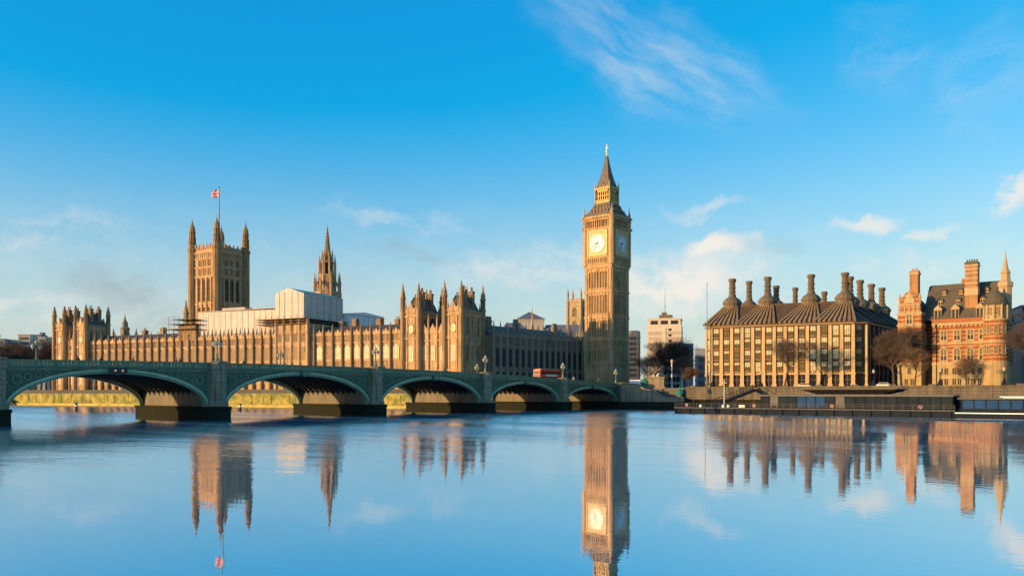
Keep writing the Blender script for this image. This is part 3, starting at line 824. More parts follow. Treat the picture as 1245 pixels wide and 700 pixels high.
# ------------------------------------------------------------------ north range of the palace (in shade)
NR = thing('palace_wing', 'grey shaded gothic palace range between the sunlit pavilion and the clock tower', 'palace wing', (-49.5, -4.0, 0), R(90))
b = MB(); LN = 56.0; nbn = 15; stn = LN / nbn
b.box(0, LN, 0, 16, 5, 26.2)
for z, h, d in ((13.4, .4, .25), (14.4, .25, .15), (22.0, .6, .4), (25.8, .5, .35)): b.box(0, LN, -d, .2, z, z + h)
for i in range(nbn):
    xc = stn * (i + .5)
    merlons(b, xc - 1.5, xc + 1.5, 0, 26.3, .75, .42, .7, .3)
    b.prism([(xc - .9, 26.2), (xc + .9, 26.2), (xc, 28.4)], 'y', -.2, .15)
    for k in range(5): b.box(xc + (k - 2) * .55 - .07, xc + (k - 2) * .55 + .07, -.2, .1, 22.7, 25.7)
b.build('wall', ['grey_and_shaded_stone'], NR)
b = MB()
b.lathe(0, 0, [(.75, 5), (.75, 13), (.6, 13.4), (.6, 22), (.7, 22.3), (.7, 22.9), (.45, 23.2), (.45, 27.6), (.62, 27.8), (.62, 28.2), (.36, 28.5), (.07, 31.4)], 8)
bme = b.mesh('buttress', ['grey_and_shaded_stone'])
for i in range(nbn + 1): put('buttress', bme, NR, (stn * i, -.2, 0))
wn1 = win('range_window_tall', 2.1, 6.8, 3, 3, 'wing_frame_shaded', 'win_dark', .16, .16, .8)
wn2 = win('range_window_low', 2.1, 5.4, 3, 2, 'wing_frame_shaded', 'win_dark', .16, .16)
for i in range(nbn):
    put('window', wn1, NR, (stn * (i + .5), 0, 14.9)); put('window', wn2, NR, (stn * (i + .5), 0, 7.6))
b = MB(); b.prism([(1, 26.1), (15, 26.1), (8, 30.4)], 'x', .5, LN - .5); roofn = b.build('roof', ['slate'], NR)
for x in (6, 22, 47):
    c = MB()
    for e in (-.8, .8): c.lathe(x + e, 7.5, [(.7, 28), (.7, 31.4), (.9, 31.6), (.9, 32), (.6, 32.2), (.5, 33.6)], 8)
    c.build('chimney', ['grey_and_shaded_stone'], roofn)

# ------------------------------------------------------------------ clock tower
CT = thing('clock_tower', 'tall golden gothic clock tower with white dials and a steep pointed roof', 'clock tower', (-39.0, 54.6, 0))
H = 6.15
b = MB()
b.box(-H, H, -H, H, 5, 56)
for sx in (-1, 1):
    for sy in (-1, 1): b.lathe(sx * (H - .45), sy * (H - .45), [(1.15, 5), (1.15, 16.6), (.98, 17), (.98, 57)], 8)
for z, h, d in ((10.5, .4, .35), (16.4, .7, .45), (23.2, .5, .35), (26.2, .7, .45), (35.2, .8, .5), (45.5, .8, .5), (55.2, .8, .5)):
    b.box(-H - d, H + d, -H - d, H + d, z, z + h)
STG = ((17.2, 23.0), (27.0, 35.0), (36.2, 45.3), (46.5, 54.6))
def on4(fn):
    for k in range(4):
        fn(Matrix.Rotation(k * math.pi / 2, 4, 'Z'))
def rbox(bm_, M, x0, x1, y0, y1, z0, z1, m=0):
    pts = [M @ Vector(p) for p in ((x0, y0, z0), (x1, y0, z0), (x1, y1, z0), (x0, y1, z0), (x0, y0, z1), (x1, y0, z1), (x1, y1, z1), (x0, y1, z1))]
    bm_.add(pts, [(3, 2, 1, 0), (4, 5, 6, 7), (0, 1, 5, 4), (1, 2, 6, 5), (2, 3, 7, 6), (3, 0, 4, 7)], m)
def ribs(M):
    for (z0, z1) in STG:
        for k in range(8): rbox(b, M, -4.55 + k * 1.3 - .18, -4.55 + k * 1.3 + .18, -H - .38, -H + .1, z0, z1)
        for k in range(7):
            x = -3.9 + k * 1.3
            rbox(b, M, x - .5, x + .5, -H - .2, -H + .1, z1 - .9, z1); rbox(b, M, x - .5, x + .5, -H - .16, -H + .1, z0, z0 + .8)
    for k in range(14): rbox(b, M, -4.9 + k * .755 - .12, -4.9 + k * .755 + .12, -H - .3, -H + .1, 24, 26.1)
on4(ribs)
shaft = b.build('shaft', ['gold_stone'], CT)
for (z0, z1) in STG:
    for k in range(4):
        wb = MB()
        for j in range(7):
            x = -3.9 + j * 1.3
            wb.box(x - .17, x + .17, -H - .06, -H + .05, z0 + .9, z1 - 1.0)
        wb.build('window', ['slot'], shaft, rz=k * math.pi / 2)
b = MB(); K = 6.75
b.lathe(0, 0, [(H + .4, 56), (K, 57.0), (K, 59.4), (K, 71.2)], 4, sq=True)
for sx in (-1, 1):
    for sy in (-1, 1):
        b.lathe(sx * (K - .55), sy * (K - .55), [(1.0, 56.2), (1.1, 57), (1.1, 75.6), (1.3, 75.8), (1.3, 76.2)], 8)
        b.lathe(sx * (K - .2), sy * (K - .2), [(.5, 76.2), (.5, 77.4), (.25, 78.2), (.06, 80.6)], 8)
        b.box(sx * (K + .5) - .25, sx * (K + .5) + .25, sy * (K + .5) - .25, sy * (K + .5) + .25, 71.0, 71.8)
for z, h, d in ((56.8, .35, .3), (59.2, .5, .35), (70.9, .5, .4), (74.2, .5, .4), (75.4, .7, .75)): b.box(-K - d, K + d, -K - d, K + d, z, z + h)
b.lathe(0, 0, [(K - .75, 71.2), (K - .75, 76)], 4, sq=True)
def arcade(M):
    for k in range(11): rbox(b, M, -4.6 + k * .92 - .16, -4.6 + k * .92 + .16, -K - .22, -K + .3, 57.2, 59.2)
    for k in range(10): rbox(b, M, -4.6 + k * 1.022 - .17, -4.6 + k * 1.022 + .17, -K - .05, -K + .4, 71.4, 74.2)
    for k in range(18): rbox(b, M, -6.3 + k * .741 - .2, -6.3 + k * .741 + .2, -K - .7, -K - .3, 74.75, 75.4)
on4(arcade)
cs = b.build('clock_stage', ['gold_stone'], CT)
for k in range(4):
    wb = MB()
    for j in range(9): wb.box(-4.6 + (j + .5) * 1.022 - .34, -4.6 + (j + .5) * 1.022 + .34, -K + .62, -K + .8, 71.5, 74.1)
    wb.build('belfry_opening', ['slot'], cs, rz=k * math.pi / 2); wb = MB()
    for j in range(10): wb.box(-4.6 + (j + .5) * .92 - .3, -4.6 + (j + .5) * .92 + .3, -K - .05, -K + .05, 57.4, 59.0)
    wb.build('arcade_opening', ['slot'], cs, rz=k * math.pi / 2)
CZ_ = 65.0
def make_dial():
    g = MB()                                       # gilded square surround with a ring
    g.box(-4.75, 4.75, -.16, .1, -5.0, 5.3, 0)
    for (x0, x1, z0, z1) in ((-4.75, -4.35, -5.0, 5.3), (4.35, 4.75, -5.0, 5.3), (-4.75, 4.75, 4.9, 5.3), (-4.75, 4.75, -5.0, -4.55), (-4.35, 4.35, 3.95, 4.1), (-4.35, 4.35, -4.1, -3.95)):
        g.box(x0, x1, -.42, -.12, z0, z1, 0)
    for k in range(13): g.box(-4.2 + k * .7 - .12, -4.2 + k * .7 + .12, -.3, -.12, 4.15, 4.85)
    for k in range(48):
        t0, t1 = 2 * math.pi * k / 48, 2 * math.pi * (k + 1) / 48
        g.bar((3.62 * math.cos(t0), -.24, 3.62 * math.sin(t0)), (3.62 * math.cos(t1), -.24, 3.62 * math.sin(t1)), .15)
    sur = g.mesh('surround', ['dial_gold'])
    f = MB(); f.prism([(3.5 * math.cos(2 * math.pi * k / 48), 3.5 * math.sin(2 * math.pi * k / 48)) for k in range(48)], 'y', -.24, 0)
    face = f.mesh('clock_dial', ['opal'])
    n = MB()
    for rr, w in ((3.32, .035), (2.45, .035), (1.5, .02)):
        for k in range(48):
            t0, t1 = 2 * math.pi * k / 48, 2 * math.pi * (k + 1) / 48
            n.bar((rr * math.cos(t0), -.26, rr * math.sin(t0)), (rr * math.cos(t1), -.26, rr * math.sin(t1)), w)
    for k in range(60):
        t = 2 * math.pi * k / 60
        n.bar((3.1 * math.sin(t), -.26, 3.1 * math.cos(t)), (3.3 * math.sin(t), -.26, 3.3 * math.cos(t)), .03)
    for k, s in enumerate('XII I II III IIII V VI VII VIII IX X XI'.split()):
        t = 2 * math.pi * k / 12
        T, N_ = Vector((math.cos(t), 0, -math.sin(t))), Vector((math.sin(t), 0, math.cos(t)))
        wid = {'I': .13, 'V': .26, 'X': .28}
        tot = sum(wid[c] for c in s); u = -tot / 2
        def P(x, y): return tuple(T * x + N_ * y + Vector((0, -.27, 0)))
        for c in s:
            cx = u + wid[c] / 2; u += wid[c]
            if c == 'I': n.bar(P(cx, 2.55), P(cx, 3.02), .035)
            elif c == 'V': n.bar(P(cx - .1, 3.02), P(cx, 2.55), .035); n.bar(P(cx + .1, 3.02), P(cx, 2.55), .03)
            else: n.bar(P(cx - .1, 3.02), P(cx + .1, 2.55), .035); n.bar(P(cx + .1, 3.02), P(cx - .1, 2.55), .03)
    for k in range(12):
        t = 2 * math.pi * (k + .5) / 12
        n.bar((1.5 * math.sin(t), -.26, 1.5 * math.cos(t)), (2.45 * math.sin(t), -.26, 2.45 * math.cos(t)), .018)
    num = n.mesh('numerals', ['ink'])
    def hand(ang, L, tail, w):
        hmb = MB(); t = R(ang); d = Vector((math.sin(t), 0, math.cos(t)))
        o = Vector((0, -.36, 0))
        hmb.bar(o - d * tail, o + d * L * .6, w * 1.1, w); hmb.bar(o + d * L * .6, o + d * L, w, w * .35)
        return hmb
    mh = hand(210, 3.15, .8, .10); mh.tube((0, -.46, 0), (0, -.3, 0), .3, .3, 12)
    return sur, face, num, hand(257.5, 1.95, .5, .16).mesh('hour_hand', ['ink']), mh.mesh('minute_hand', ['ink'])
dial_me = make_dial()
for k in range(4):
    a = k * math.pi / 2; M = Matrix.Rotation(a, 4, 'Z')
    p = M @ Vector((0, -K - .05, CZ_))
    put('dial_surround', dial_me[0], CT, tuple(p), a)
    d_ = put('clock_dial', dial_me[1], CT, tuple(M @ Vector((0, -K - .2, CZ_))), a)
    put('numerals', dial_me[2], d_); put('hour_hand', dial_me[3], d_); put('minute_hand', dial_me[4], d_)
b = MB()
b.lathe(0, 0, [(6.7, 76.1), (6.25, 76.8), (5.4, 78.2), (4.4, 80.0), (3.55, 81.8)], 4, sq=True)
rlow = b.build('roof', ['roof_cast'], CT)
for k in range(4):
    for (z, r_, n) in ((77.5, 5.75, 6), (79.5, 4.65, 5)):
        for j in range(n):
            x = (j - (n - 1) / 2) * (1.55 if n == 6 else 1.45)
            dm = MB(); dm.box(x - .38, x + .38, -r_ - .1, -r_ + 1.2, z - .7, z + .55, 0)
            dm.prism([(x - .5, z + .55), (x + .5, z + .55), (x, z + 1.35)], 'y', -r_ - .2, -r_ + 1.4, 0)
            dm.box(x - .22, x + .22, -r_ - .14, -r_ - .08, z - .5, z + .45, 1)
            dm.build('dormer', ['gold_stone_dark', 'ink'], rlow, rz=k * math.pi / 2)
b = MB()
b.lathe(0, 0, [(3.3, 81.6), (3.3, 82.6), (3.5, 82.8), (3.5, 83.1), (2.6, 83.2)], 4, sq=True)
b.lathe(0, 0, [(2.35, 83.1), (2.35, 87.0)], 4, sq=True, m=1)
def lant(M):
    for k in range(7): rbox(b, M, -3.0 + k - .2, -3.0 + k + .2, -3.2, -2.7, 83.1, 86.6)
    rbox(b, M, -3.3, 3.3, -3.3, -2.5, 86.4, 87.3); rbox(b, M, -3.3, 3.3, -3.22, -2.8, 84.6, 84.9)
    for k in range(4): rbox(b, M, -2.5 + k * 1.67 - .22, -2.5 + k * 1.67 + .22, -3.62, -3.3, 87.4, 88.5)
on4(lant)
b.lathe(0, 0, [(3.4, 87.2), (3.7, 87.5), (3.7, 88.0), (3.3, 88.1)], 4, sq=True)
for sx in (-1, 1):
    for sy in (-1, 1): b.lathe(sx * 3.4, sy * 3.4, [(.22, 81.8), (.22, 88.2), (.3, 88.4), (.05, 90.8)], 6)
b.build('lantern', ['gilded', 'win_mid'], CT)
b = MB()
b.lathe(0, 0, [(3.35, 88.0), (2.7, 89.6), (2.0, 92.0), (1.35, 95.0), (.78, 98.4), (.36, 101.2)], 4, sq=True)
for sx in (-1, 1):
    for sy in (-1, 1):
        pr = [(3.35, 88.0), (2.7, 89.6), (2.0, 92.0), (1.35, 95.0), (.78, 98.4), (.36, 101.2)]
        for (r0, z0), (r1, z1) in zip(pr, pr[1:]): b.bar((sx * r0, sy * r0, z0), (sx * r1, sy * r1, z1), .1, m=1)
def sdorm(M):
    for (z, r_) in ((89.6, 2.65), (92.4, 1.85)):
        pts = [M @ Vector(p) for p in ((-.4, -r_ - .25, z - .6), (.4, -r_ - .25, z - .6), (0, -r_ - .25, z + .9), (-.4, -r_ + .6, z - .6), (.4, -r_ + .6, z - .6), (0, -r_ + .6, z + .9))]
        b.add(pts, [(0, 1, 2), (3, 5, 4), (0, 3, 4, 1), (1, 4, 5, 2), (2, 5, 3, 0)], 1)
on4(sdorm)
b.build('spire', ['roof_cast', 'gold_stone_dark'], CT)
b = MB()
b.lathe(0, 0, [(.36, 101.1), (.5, 101.4), (.2, 101.8), (.16, 102.8), (.42, 103.1), (.42, 103.4), (.12, 103.7), (.09, 106.2)], 8)
b.box(-.06, .06, -.6, .6, 104.6, 104.75); b.box(-.6, .6, -.06, .06, 104.61, 104.74)
b.build('finial', ['gold_leaf'], CT)

# ------------------------------------------------------------------ square flag tower
VTP = (-268.9, 18.5, 0)
VT = thing('stone_tower', 'massive square gothic stone tower with four corner turrets and a flagpole', 'tower', VTP, PR - R(5.6))
w = 20.2
b = MB()
b.box(-w, 0, 0, w, 5, 85)
for z, h, d in ((30, .8, .4), (46, .8, .4), (54.5, .7, .4), (69.4, .9, .5), (74.6, .8, .4), (79.4, .8, .4), (82.6, .9, .6)): b.box(-w - d, d, -d, w + d, z, z + h)
cM = Matrix.Translation((-w / 2, w / 2, 0))
def vt_face(M):
    M = cM @ M; h = w / 2
    for k in range(4): rbox(b, M, -5.7 + k * 3.8 - .55, -5.7 + k * 3.8 + .55, -h - .6, -h + .1, 47, 69.4)
    for k in range(3):
        for (z0, z1) in ((70.4, 74.4), (75.4, 79.2)):
            for j in range(4): rbox(b, M, -3.8 + k * 3.8 - 1.2 + j * .8 - .13, -3.8 + k * 3.8 - 1.2 + j * .8 + .13, -h - .3, -h + .1, z0, z1)
    for k in range(11): rbox(b, M, -7.2 + k * 1.44 - .45, -7.2 + k * 1.44 + .45, -h - .2, -h + .3, 85, 86.5 + (1.6 if k % 2 == 0 else 0))
    for k in range(9): rbox(b, M, -6.6 + k * 1.65 - .2, -6.6 + k * 1.65 + .2, -h - .3, -h + .1, 79.9, 82.6)
on4(vt_face)
b.build('wall', ['gold_stone'], VT)
wv = win('tower_window', 2.3, 12.6, 2, 4, 'gold_stone_dark', 'win_dark', .3, .4, 1.8)
ws = win('tower_small_window', 2.0, 3.4, 3, 1, 'gold_stone_dark', 'win_dark', .2, .3)
for k in range(4):
    M = cM @ Matrix.Rotation(k * math.pi / 2, 4, 'Z')
    for j in (-1, 0, 1):
        for (me, z) in ((wv, 56.2), (ws, 70.7), (ws, 75.6), (ws, 49.5)):
            p = M @ Vector((j * 3.8, -w / 2, z)); put('window', me, VT, tuple(p), k * math.pi / 2)
for (x, y) in ((0, 0), (-w, 0), (-w, w), (0, w)):
    t = MB(); r = 2.15
    t.lathe(x, y, [(r + .2, 5), (r, 46), (r, 84.5), (r + .4, 85), (r + .4, 86), (r - .2, 86.3), (r - .2, 88.6), (r + .1, 88.9)], 8)
    for k in range(8):
        a = 2 * math.pi * k / 8 + math.pi / 8
        for (zz0, zz1, rr) in ((88.8, 92.0, 1.6), (92.4, 95.2, 1.35)):
            t.box(x + rr * math.cos(a) - .3, x + rr * math.cos(a) + .3, y + rr * math.sin(a) - .3, y + rr * math.sin(a) + .3, zz0, zz1)
    t.lathe(x, y, [(.9, 88.8), (.9, 95.2)], 8)
    t.lathe(x, y, [(1.95, 91.9), (2.05, 92.2), (1.8, 92.5)], 8)
    t.lathe(x, y, [(1.7, 95.1), (1.85, 95.5), (1.5, 95.9), (1.55, 97.2), (1.2, 98.6), (.6, 99.8), (.35, 101), (.42, 101.3), (.12, 101.6), (.08, 103.8)], 8)
    t.build('turret', ['turret_stone'], VT)
b = MB(); b.lathe(-w / 2, w / 2, [(9.0, 85.0), (8.4, 86), (2.2, 89.5), (1.2, 92)], 4, sq=True); b.build('roof', ['gilded'], VT)
b = MB(); b.tube((-w / 2, w / 2, 91.5), (-w / 2, w / 2, 121.2), .42, .22, 8); b.lathe(-w / 2, w / 2, [(.3, 121.2), (.42, 121.6), (.05, 122)], 8)
b.build('flagpole', ['lamp_iron'], VT)
fl = MB(); nu, nv = 36, 18
fw_, fh_ = 7.2, 4.4
def fpt(i, j):
    u, v = i / nu, j / nv
    return (-.25 - fw_ * u * .96, 1.0 * math.sin(u * 7.5 + v * .8) * u ** .6 + 1.6 * u, fh_ * v - 1.5 * u * u - .35 * math.sin(u * 6) * u)
for i in range(nu):
    for j in range(nv):
        u, v = (i + .5) / nu * 2 - 1, (j + .5) / nv * 2 - 1
        du, dv = abs(u) * 2, abs(v)
        m = 2
        dg = abs(abs(u) - abs(v))
        if dg < .20: m = 1
        if dg < .12: m = 0
        if abs(u) < .17 or abs(v) < .30: m = 1
        if abs(u) < .13 or abs(v) < .24: m = 0
        fl.add([fpt(i, j), fpt(i + 1, j), fpt(i + 1, j + 1), fpt(i, j + 1)], [(0, 1, 2, 3)], m)
flag = thing('flag', 'red, white and blue flag flying from the pole on the square tower', 'flag',
             tuple(Matrix.Translation(VTP) @ Matrix.Rotation(PR - R(5.6), 4, 'Z') @ Vector((-w / 2, w / 2, 116.4))), R(22))
fl.build('cloth', ['flag_red', 'flag_white', 'flag_blue'], flag, smooth=True)
b = MB()
for z in (.25, 4.15): b.lathe(-.22, 0, [(.24, z - .08), (.24, z + .08)], 6)
b.build('fixing', ['lamp_iron'], flag)

# ------------------------------------------------------------------ central spire
CS = thing('spire_tower', 'slender stone spire with clustered pinnacles rising behind the tall white tent', 'spire', (-216.3, 52.6, 0))
b = MB()
b.lathe(0, 0, [(7.0, 6), (7.0, 58), (7.3, 58.4), (7.3, 59.4), (5.6, 60)], 8)
for k in range(8):
    a = 2 * math.pi * k / 8 + math.pi / 8
    x, y = 7.0 * math.cos(a), 7.0 * math.sin(a)
    b.lathe(x, y, [(.85, 6), (.85, 60)], 6); pinnacle(b, x, y, 60, 70.5, .62)
    x2, y2 = 4.4 * math.cos(a), 4.4 * math.sin(a)
    b.bar((x, y, 61), (x2, y2, 66.5), .35)
    b.lathe(x2, y2, [(.55, 60), (.5, 71)], 6); pinnacle(b, x2, y2, 71, 79.5, .48)
    x3, y3 = 2.9 * math.cos(a), 2.9 * math.sin(a)
    b.lathe(x3, y3, [(.4, 68), (.36, 76.5)], 6); pinnacle(b, x3, y3, 76.5, 83, .34)
b.build('base', ['gold_stone'], CS)
b = MB()
b.lathe(0, 0, [(4.6, 59.8), (4.2, 68), (4.5, 68.3), (4.5, 69), (3.4, 69.4)], 8)
b.lathe(0, 0, [(2.3, 69), (2.3, 75.6)], 8, 1)
b.lathe(0, 0, [(3.2, 75.4), (3.3, 76), (2.5, 76.6)], 8)
b.build('lantern', ['gold_stone', 'win_dark'], CS)
b = MB(); b.lathe(0, 0, [(2.6, 76.4), (2.1, 78.4), (1.5, 82.5), (.95, 87.5), (.35, 93.6), (.5, 94), (.15, 94.5), (.06, 96.6)], 8)
for k in range(8):
    a = 2 * math.pi * k / 8 + math.pi / 8
    for j in range(9):
        t = j / 9; rr = 2.0 * (1 - t) + .45 * t; z = 78.8 + t * 14.0
        b.lathe(rr * math.cos(a), rr * math.sin(a), [(.0, z - .3), (.24, z), (.0, z + .35)], 4)
b.build('spire', ['gold_stone_dark'], CS)
for k in range(8):
    a = 2 * math.pi * k / 8 + math.pi * 0.0
    M = Matrix.Rotation(a + math.pi / 2, 4, 'Z')
for k in range(8):
    a = 2 * math.pi * k / 8
    p = (7.02 * math.cos(a), 7.02 * math.sin(a), 44)
    put('window', wv, CS, p, a + math.pi / 2)

# ------------------------------------------------------------------ roofs and towers seen behind the north range
def hall(name, label, cat, x, y, lx, ly, ze, zr, rz, wm, rm, hip=0.0):
    t = thing(name, label, cat, (x, y, 0), rz)
    b = MB(); b.box(-lx / 2, lx / 2, -ly / 2, ly / 2, 5, ze); b.box(-lx / 2 - .3, lx / 2 + .3, -ly / 2 - .3, ly / 2 + .3, ze - .8, ze)
    b.build('wall', [wm], t)
    r = MB(); e = .6
    r.add([(-lx / 2 - e, -ly / 2 - e, ze), (lx / 2 + e, -ly / 2 - e, ze), (lx / 2 + e, ly / 2 + e, ze), (-lx / 2 - e, ly / 2 + e, ze), (-lx / 2 + hip, 0, zr), (lx / 2 - hip, 0, zr)],
          [(0, 1, 5, 4), (1, 2, 5), (2, 3, 4, 5), (3, 0, 4), (3, 2, 1, 0)])
    r.build('roof', [rm], t)
    return t
CAMR = R(YAW)
h1 = hall('hall_building', 'old hall with a blue grey slate roof over the left half of the shaded range', 'hall', -112, 84, 13, 14, 34.5, 39.6, CAMR + R(6), 'grey_and_shaded_stone', 'lead', 3.0)
h2 = hall('lantern_building', 'white walled building with a grey pyramid roof above the shaded range', 'building', -116, 102, 13.4, 13.4, 42.4, 46.6, CAMR + R(4), 'sheet_white', 'lead', 6.4)
h3 = hall('hall_building', 'long slate roofed hall between the pyramid roof and the pale abbey tower', 'hall', -101, 110, 20, 14, 34.0, 39.8, CAMR - R(3), 'grey_and_shaded_stone', 'lead', 1.5)
AT = thing('abbey_tower', 'pale sunlit church tower with thin corner pinnacles just left of the clock tower', 'church tower', (-121.5, 152, 0), R(14))
b = MB(); b.box(-4, 4, -4, 4, 5, 56)
for z in (39.5, 47, 53.5, 56): b.box(-4.3, 4.3, -4.3, 4.3, z, z + .6)
for sx in (-1, 1):
    for sy in (-1, 1): b.lathe(sx * 3.9, sy * 3.9, [(.95, 5), (.8, 57)], 8); pinnacle(b, sx * 3.9, sy * 3.9, 57, 64.5, .55)
merl = None
for k in range(5): b.box(-3.4 + k * 1.5, -2.6 + k * 1.5, -4.3, -3.9, 56.6, 57.8); b.box(3.9, 4.3, -3.4 + k * 1.5, -2.6 + k * 1.5, 56.6, 57.8)
b.build('wall', ['portland'], AT)
wa = win('belfry_window', 2.2, 5.6, 2, 2, 'portland', 'win_mid', .2, .25, 1.3)
for k in range(4):
    M = Matrix.Rotation(k * math.pi / 2, 4, 'Z')
    for z in (40.6, 48.0)[:1] + (47.9,): put('window', wa, AT, tuple(M @ Vector((0, -4, z - .3))), k * math.pi / 2)
for i, (x, y, z0, z1, r_, lb) in enumerate(((-89.6, 98.6, 26, 44.0, 1.5, 'dark pointed stone turret just left of the pale church tower'), (-99.5, 83, 26, 46.5, .9, 'slim pale stone turret beside the pyramid roof'), (-81, 96.5, 26, 40.5, 1.0, 'thin dark turret in front of the pale church tower'))):
    t = thing('stone_turret', lb, 'turret', (x, y, 0))
    b = MB(); b.lathe(0, 0, [(r_ * 1.15, 5), (r_, z0)], 8); pinnacle(b, 0, 0, z0, z1, r_ * .8); b.build('shaft', ['portland' if i == 1 else 'grey_and_shaded_stone'], t)

# ------------------------------------------------------------------ office block with bronze roof and tall ventilation chimneys
PX0, PX1, PY0, PY1 = 20.1, 67.3, 32.7, 96.0
SKEW = .271                                       # the river front follows the bend of the bank, so the plan is a parallelogram
OB = thing('office_building', 'sandstone office block of tall pillars under a brown ribbed roof with tall round chimneys', 'office building', (PX0, PY0 - SKEW * (PX1 - PX0), 0))
LX, LY = PX1 - PX0, PY1 - PY0
EZ = 26.4
cham = 2.9
b = MB()
b.prism([(cham, .45), (LX - cham, .45), (LX - .45, cham), (LX - .45, LY), (.45, LY), (.45, cham)], 'z', 5, EZ, 0)
for z in (11.3,): b.prism([(cham, .2), (LX - cham, .2), (LX - .2, cham), (LX - .2, LY), (.2, LY), (.2, cham)], 'z', z, z + .35, 1)
b.prism([(cham - .2, -.35), (LX - cham + .2, -.35), (LX + .35, cham - .2), (LX + .35, LY), (-.35, LY), (-.35, cham - .2)], 'z', EZ, EZ + .55, 2)
b.build('wall', ['office_glass', 'sandstone', 'bronze_duct'], OB)
NP = 14; sp_ = (LX - 2 * cham) / (NP - 1)
pb = MB(); pb.box(-.58, .58, -.35, .6, 5.5, EZ - .2, top=(.10, .05)); pb.box(-.75, .75, -.5, .62, 5.5, 8.0); pb.box(-.7, .7, -.45, .6, 10.9, 11.35)
pm = pb.mesh('pillar', ['sandstone'])
for i in range(NP): put('pillar', pm, OB, (cham + sp_ * i, 0, 0))
put('pillar', pm, OB, (.1, cham + .5, 0), R(-90)); put('pillar', pm, OB, (LX - .1, cham + .5, 0), R(90))
def bay_window(name, h, upper, lower, split, w=2.05):
    m = MB(); hw = w / 2
    m.prism([(-hw, .5), (hw, .5), (hw * .72, -.12), (-hw * .72, -.12)], 'z', .35, h * split, 1)
    m.prism([(-hw, .5), (hw, .5), (hw * .74, -.17), (-hw * .74, -.17)], 'z', h * split, h - .25, 2)
    m.prism([(-hw - .03, .5), (hw + .03, .5), (hw * .78, -.3), (-hw * .78, -.3)], 'z', 0, .35, 0)
    m.prism([(-hw - .02, .5), (hw + .02, .5), (hw * .76, -.24), (-hw * .76, -.24)], 'z', h - .25, h - .02, 0)
    for k in (-1, -.33, .33, 1): m.box(hw * .72 * k - .05, hw * .72 * k + .05, -.24, -.05, .35, h - .25, 0)
    m.box(-hw * .74, hw * .74, -.27, -.05, h * split - .06, h * split + .06, 0)
    return m.mesh(name, ['bronze_duct', lower, upper])
kinds = [bay_window('bay_window', 3.35, 'blind', 'office_glass', .52), bay_window('bay_window_shut', 3.35, 'blind', 'blind', .52),
         bay_window('bay_window_open', 3.35, 'office_glass', 'office_glass', .5), bay_window('bay_window_half', 3.35, 'blind', 'office_glass', .72)]
gw = MB(); gw.box(-1.0, 1.0, .2, .42, 0, 3.7, 1); gw.prism([(1.0 * math.cos(math.pi * k / 10), 3.7 + .55 * math.sin(math.pi * k / 10)) for k in range(11)], 'y', .2, .42, 1)
gw.box(-.05, .05, .1, .3, 0, 4.1, 0); gw.box(-1.0, 1.0, .1, .3, 2.5, 2.6, 0); gw.box(-1.05, 1.05, -.1, .3, 4.2, 4.5, 2)
gme = gw.mesh('ground_opening', ['bronze_duct', 'win_dark', 'sandstone'])
ROWZ = (11.8, 15.6, 19.2, 22.8)
for i in range(NP - 1):
    x = cham + sp_ * (i + .5)
    for r_, z in enumerate(ROWZ):
        k = rnd.choices((0, 1, 2, 3), (6, 1, 2, 4) if r_ < 2 else (7, 3, .6, 2))[0]
        put('window', kinds[k], OB, (x, 0, z))
    put('window', gme, OB, (x, 0, 6.8))
for (x, y, a) in ((cham / 2 + .05, cham / 2 + .05, R(-45)), (LX - cham / 2 - .05, cham / 2 + .05, R(45))):
    for z in ROWZ: put('window', kinds[1] if x < 9 else kinds[rnd.choice((0, 2))], OB, (x + (.2 if x < 9 else -.2), y + .15, z), a)
sw = MB(); sw.box(-1.5, 1.5, -.05, .3, 0, 2.9, 1)
for k in (-1.5, 0, 1.5): sw.box(k - .09, k + .09, -.25, .2, 0, 2.9, 0)
sw.box(-1.6, 1.6, -.3, .2, -.55, 0, 0); sw.box(-1.5, 1.5, -.2, .2, 1.5, 1.62, 0)
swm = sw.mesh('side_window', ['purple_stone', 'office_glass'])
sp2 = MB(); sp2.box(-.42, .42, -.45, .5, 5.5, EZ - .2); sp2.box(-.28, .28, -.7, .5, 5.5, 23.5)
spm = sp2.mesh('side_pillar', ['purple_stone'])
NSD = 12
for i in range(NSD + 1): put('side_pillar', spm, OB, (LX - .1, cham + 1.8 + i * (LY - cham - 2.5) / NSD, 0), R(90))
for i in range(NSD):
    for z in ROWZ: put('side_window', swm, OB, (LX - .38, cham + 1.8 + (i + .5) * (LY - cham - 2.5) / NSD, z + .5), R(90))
# roof: a steep mansard with ribbed fans climbing to each chimney
RZ, RIN = 34.6, 9.3
b = MB(); e = .4
ring0 = [(-e, cham), (cham, -e), (LX - cham, -e), (LX + e, cham), (LX + e, LY), (-e, LY)]
ring1 = [(RIN, RIN), (RIN + .1, RIN), (LX - RIN - .1, RIN), (LX - RIN, RIN), (LX - RIN, LY - RIN), (RIN, LY - RIN)]
b.add([(x, y, EZ + .5) for x, y in ring0] + [(x, y, RZ - .6) for x, y in ring1], [(0, 1, 7, 6), (1, 2, 8, 7), (2, 3, 9, 8), (3, 4, 10, 9), (4, 5, 11, 10), (5, 0, 6, 11), (6, 7, 8, 9, 10, 11)], 0)
b.box(RIN - .4, LX - RIN + .4, RIN - .4, LY - RIN + .4, RZ - .9, RZ - .2, 0)
roof_o = b.build('roof', ['iron_roof'], OB)
def fan(cx, eave_pts, apex_y, nrib, b):
    pass
def face_pt(side, u, v):
    """point on the mansard: side 'f' front (u along x), 'r' right (u along y); v 0..1 eave to ridge"""
    if side == 'f': return Vector((u, -e + (RIN + e) * v, EZ + .5 + (RZ - .6 - EZ - .5) * v))
    return Vector((LX + e - (RIN + e) * v, u, EZ + .5 + (RZ - .6 - EZ - .5) * v))
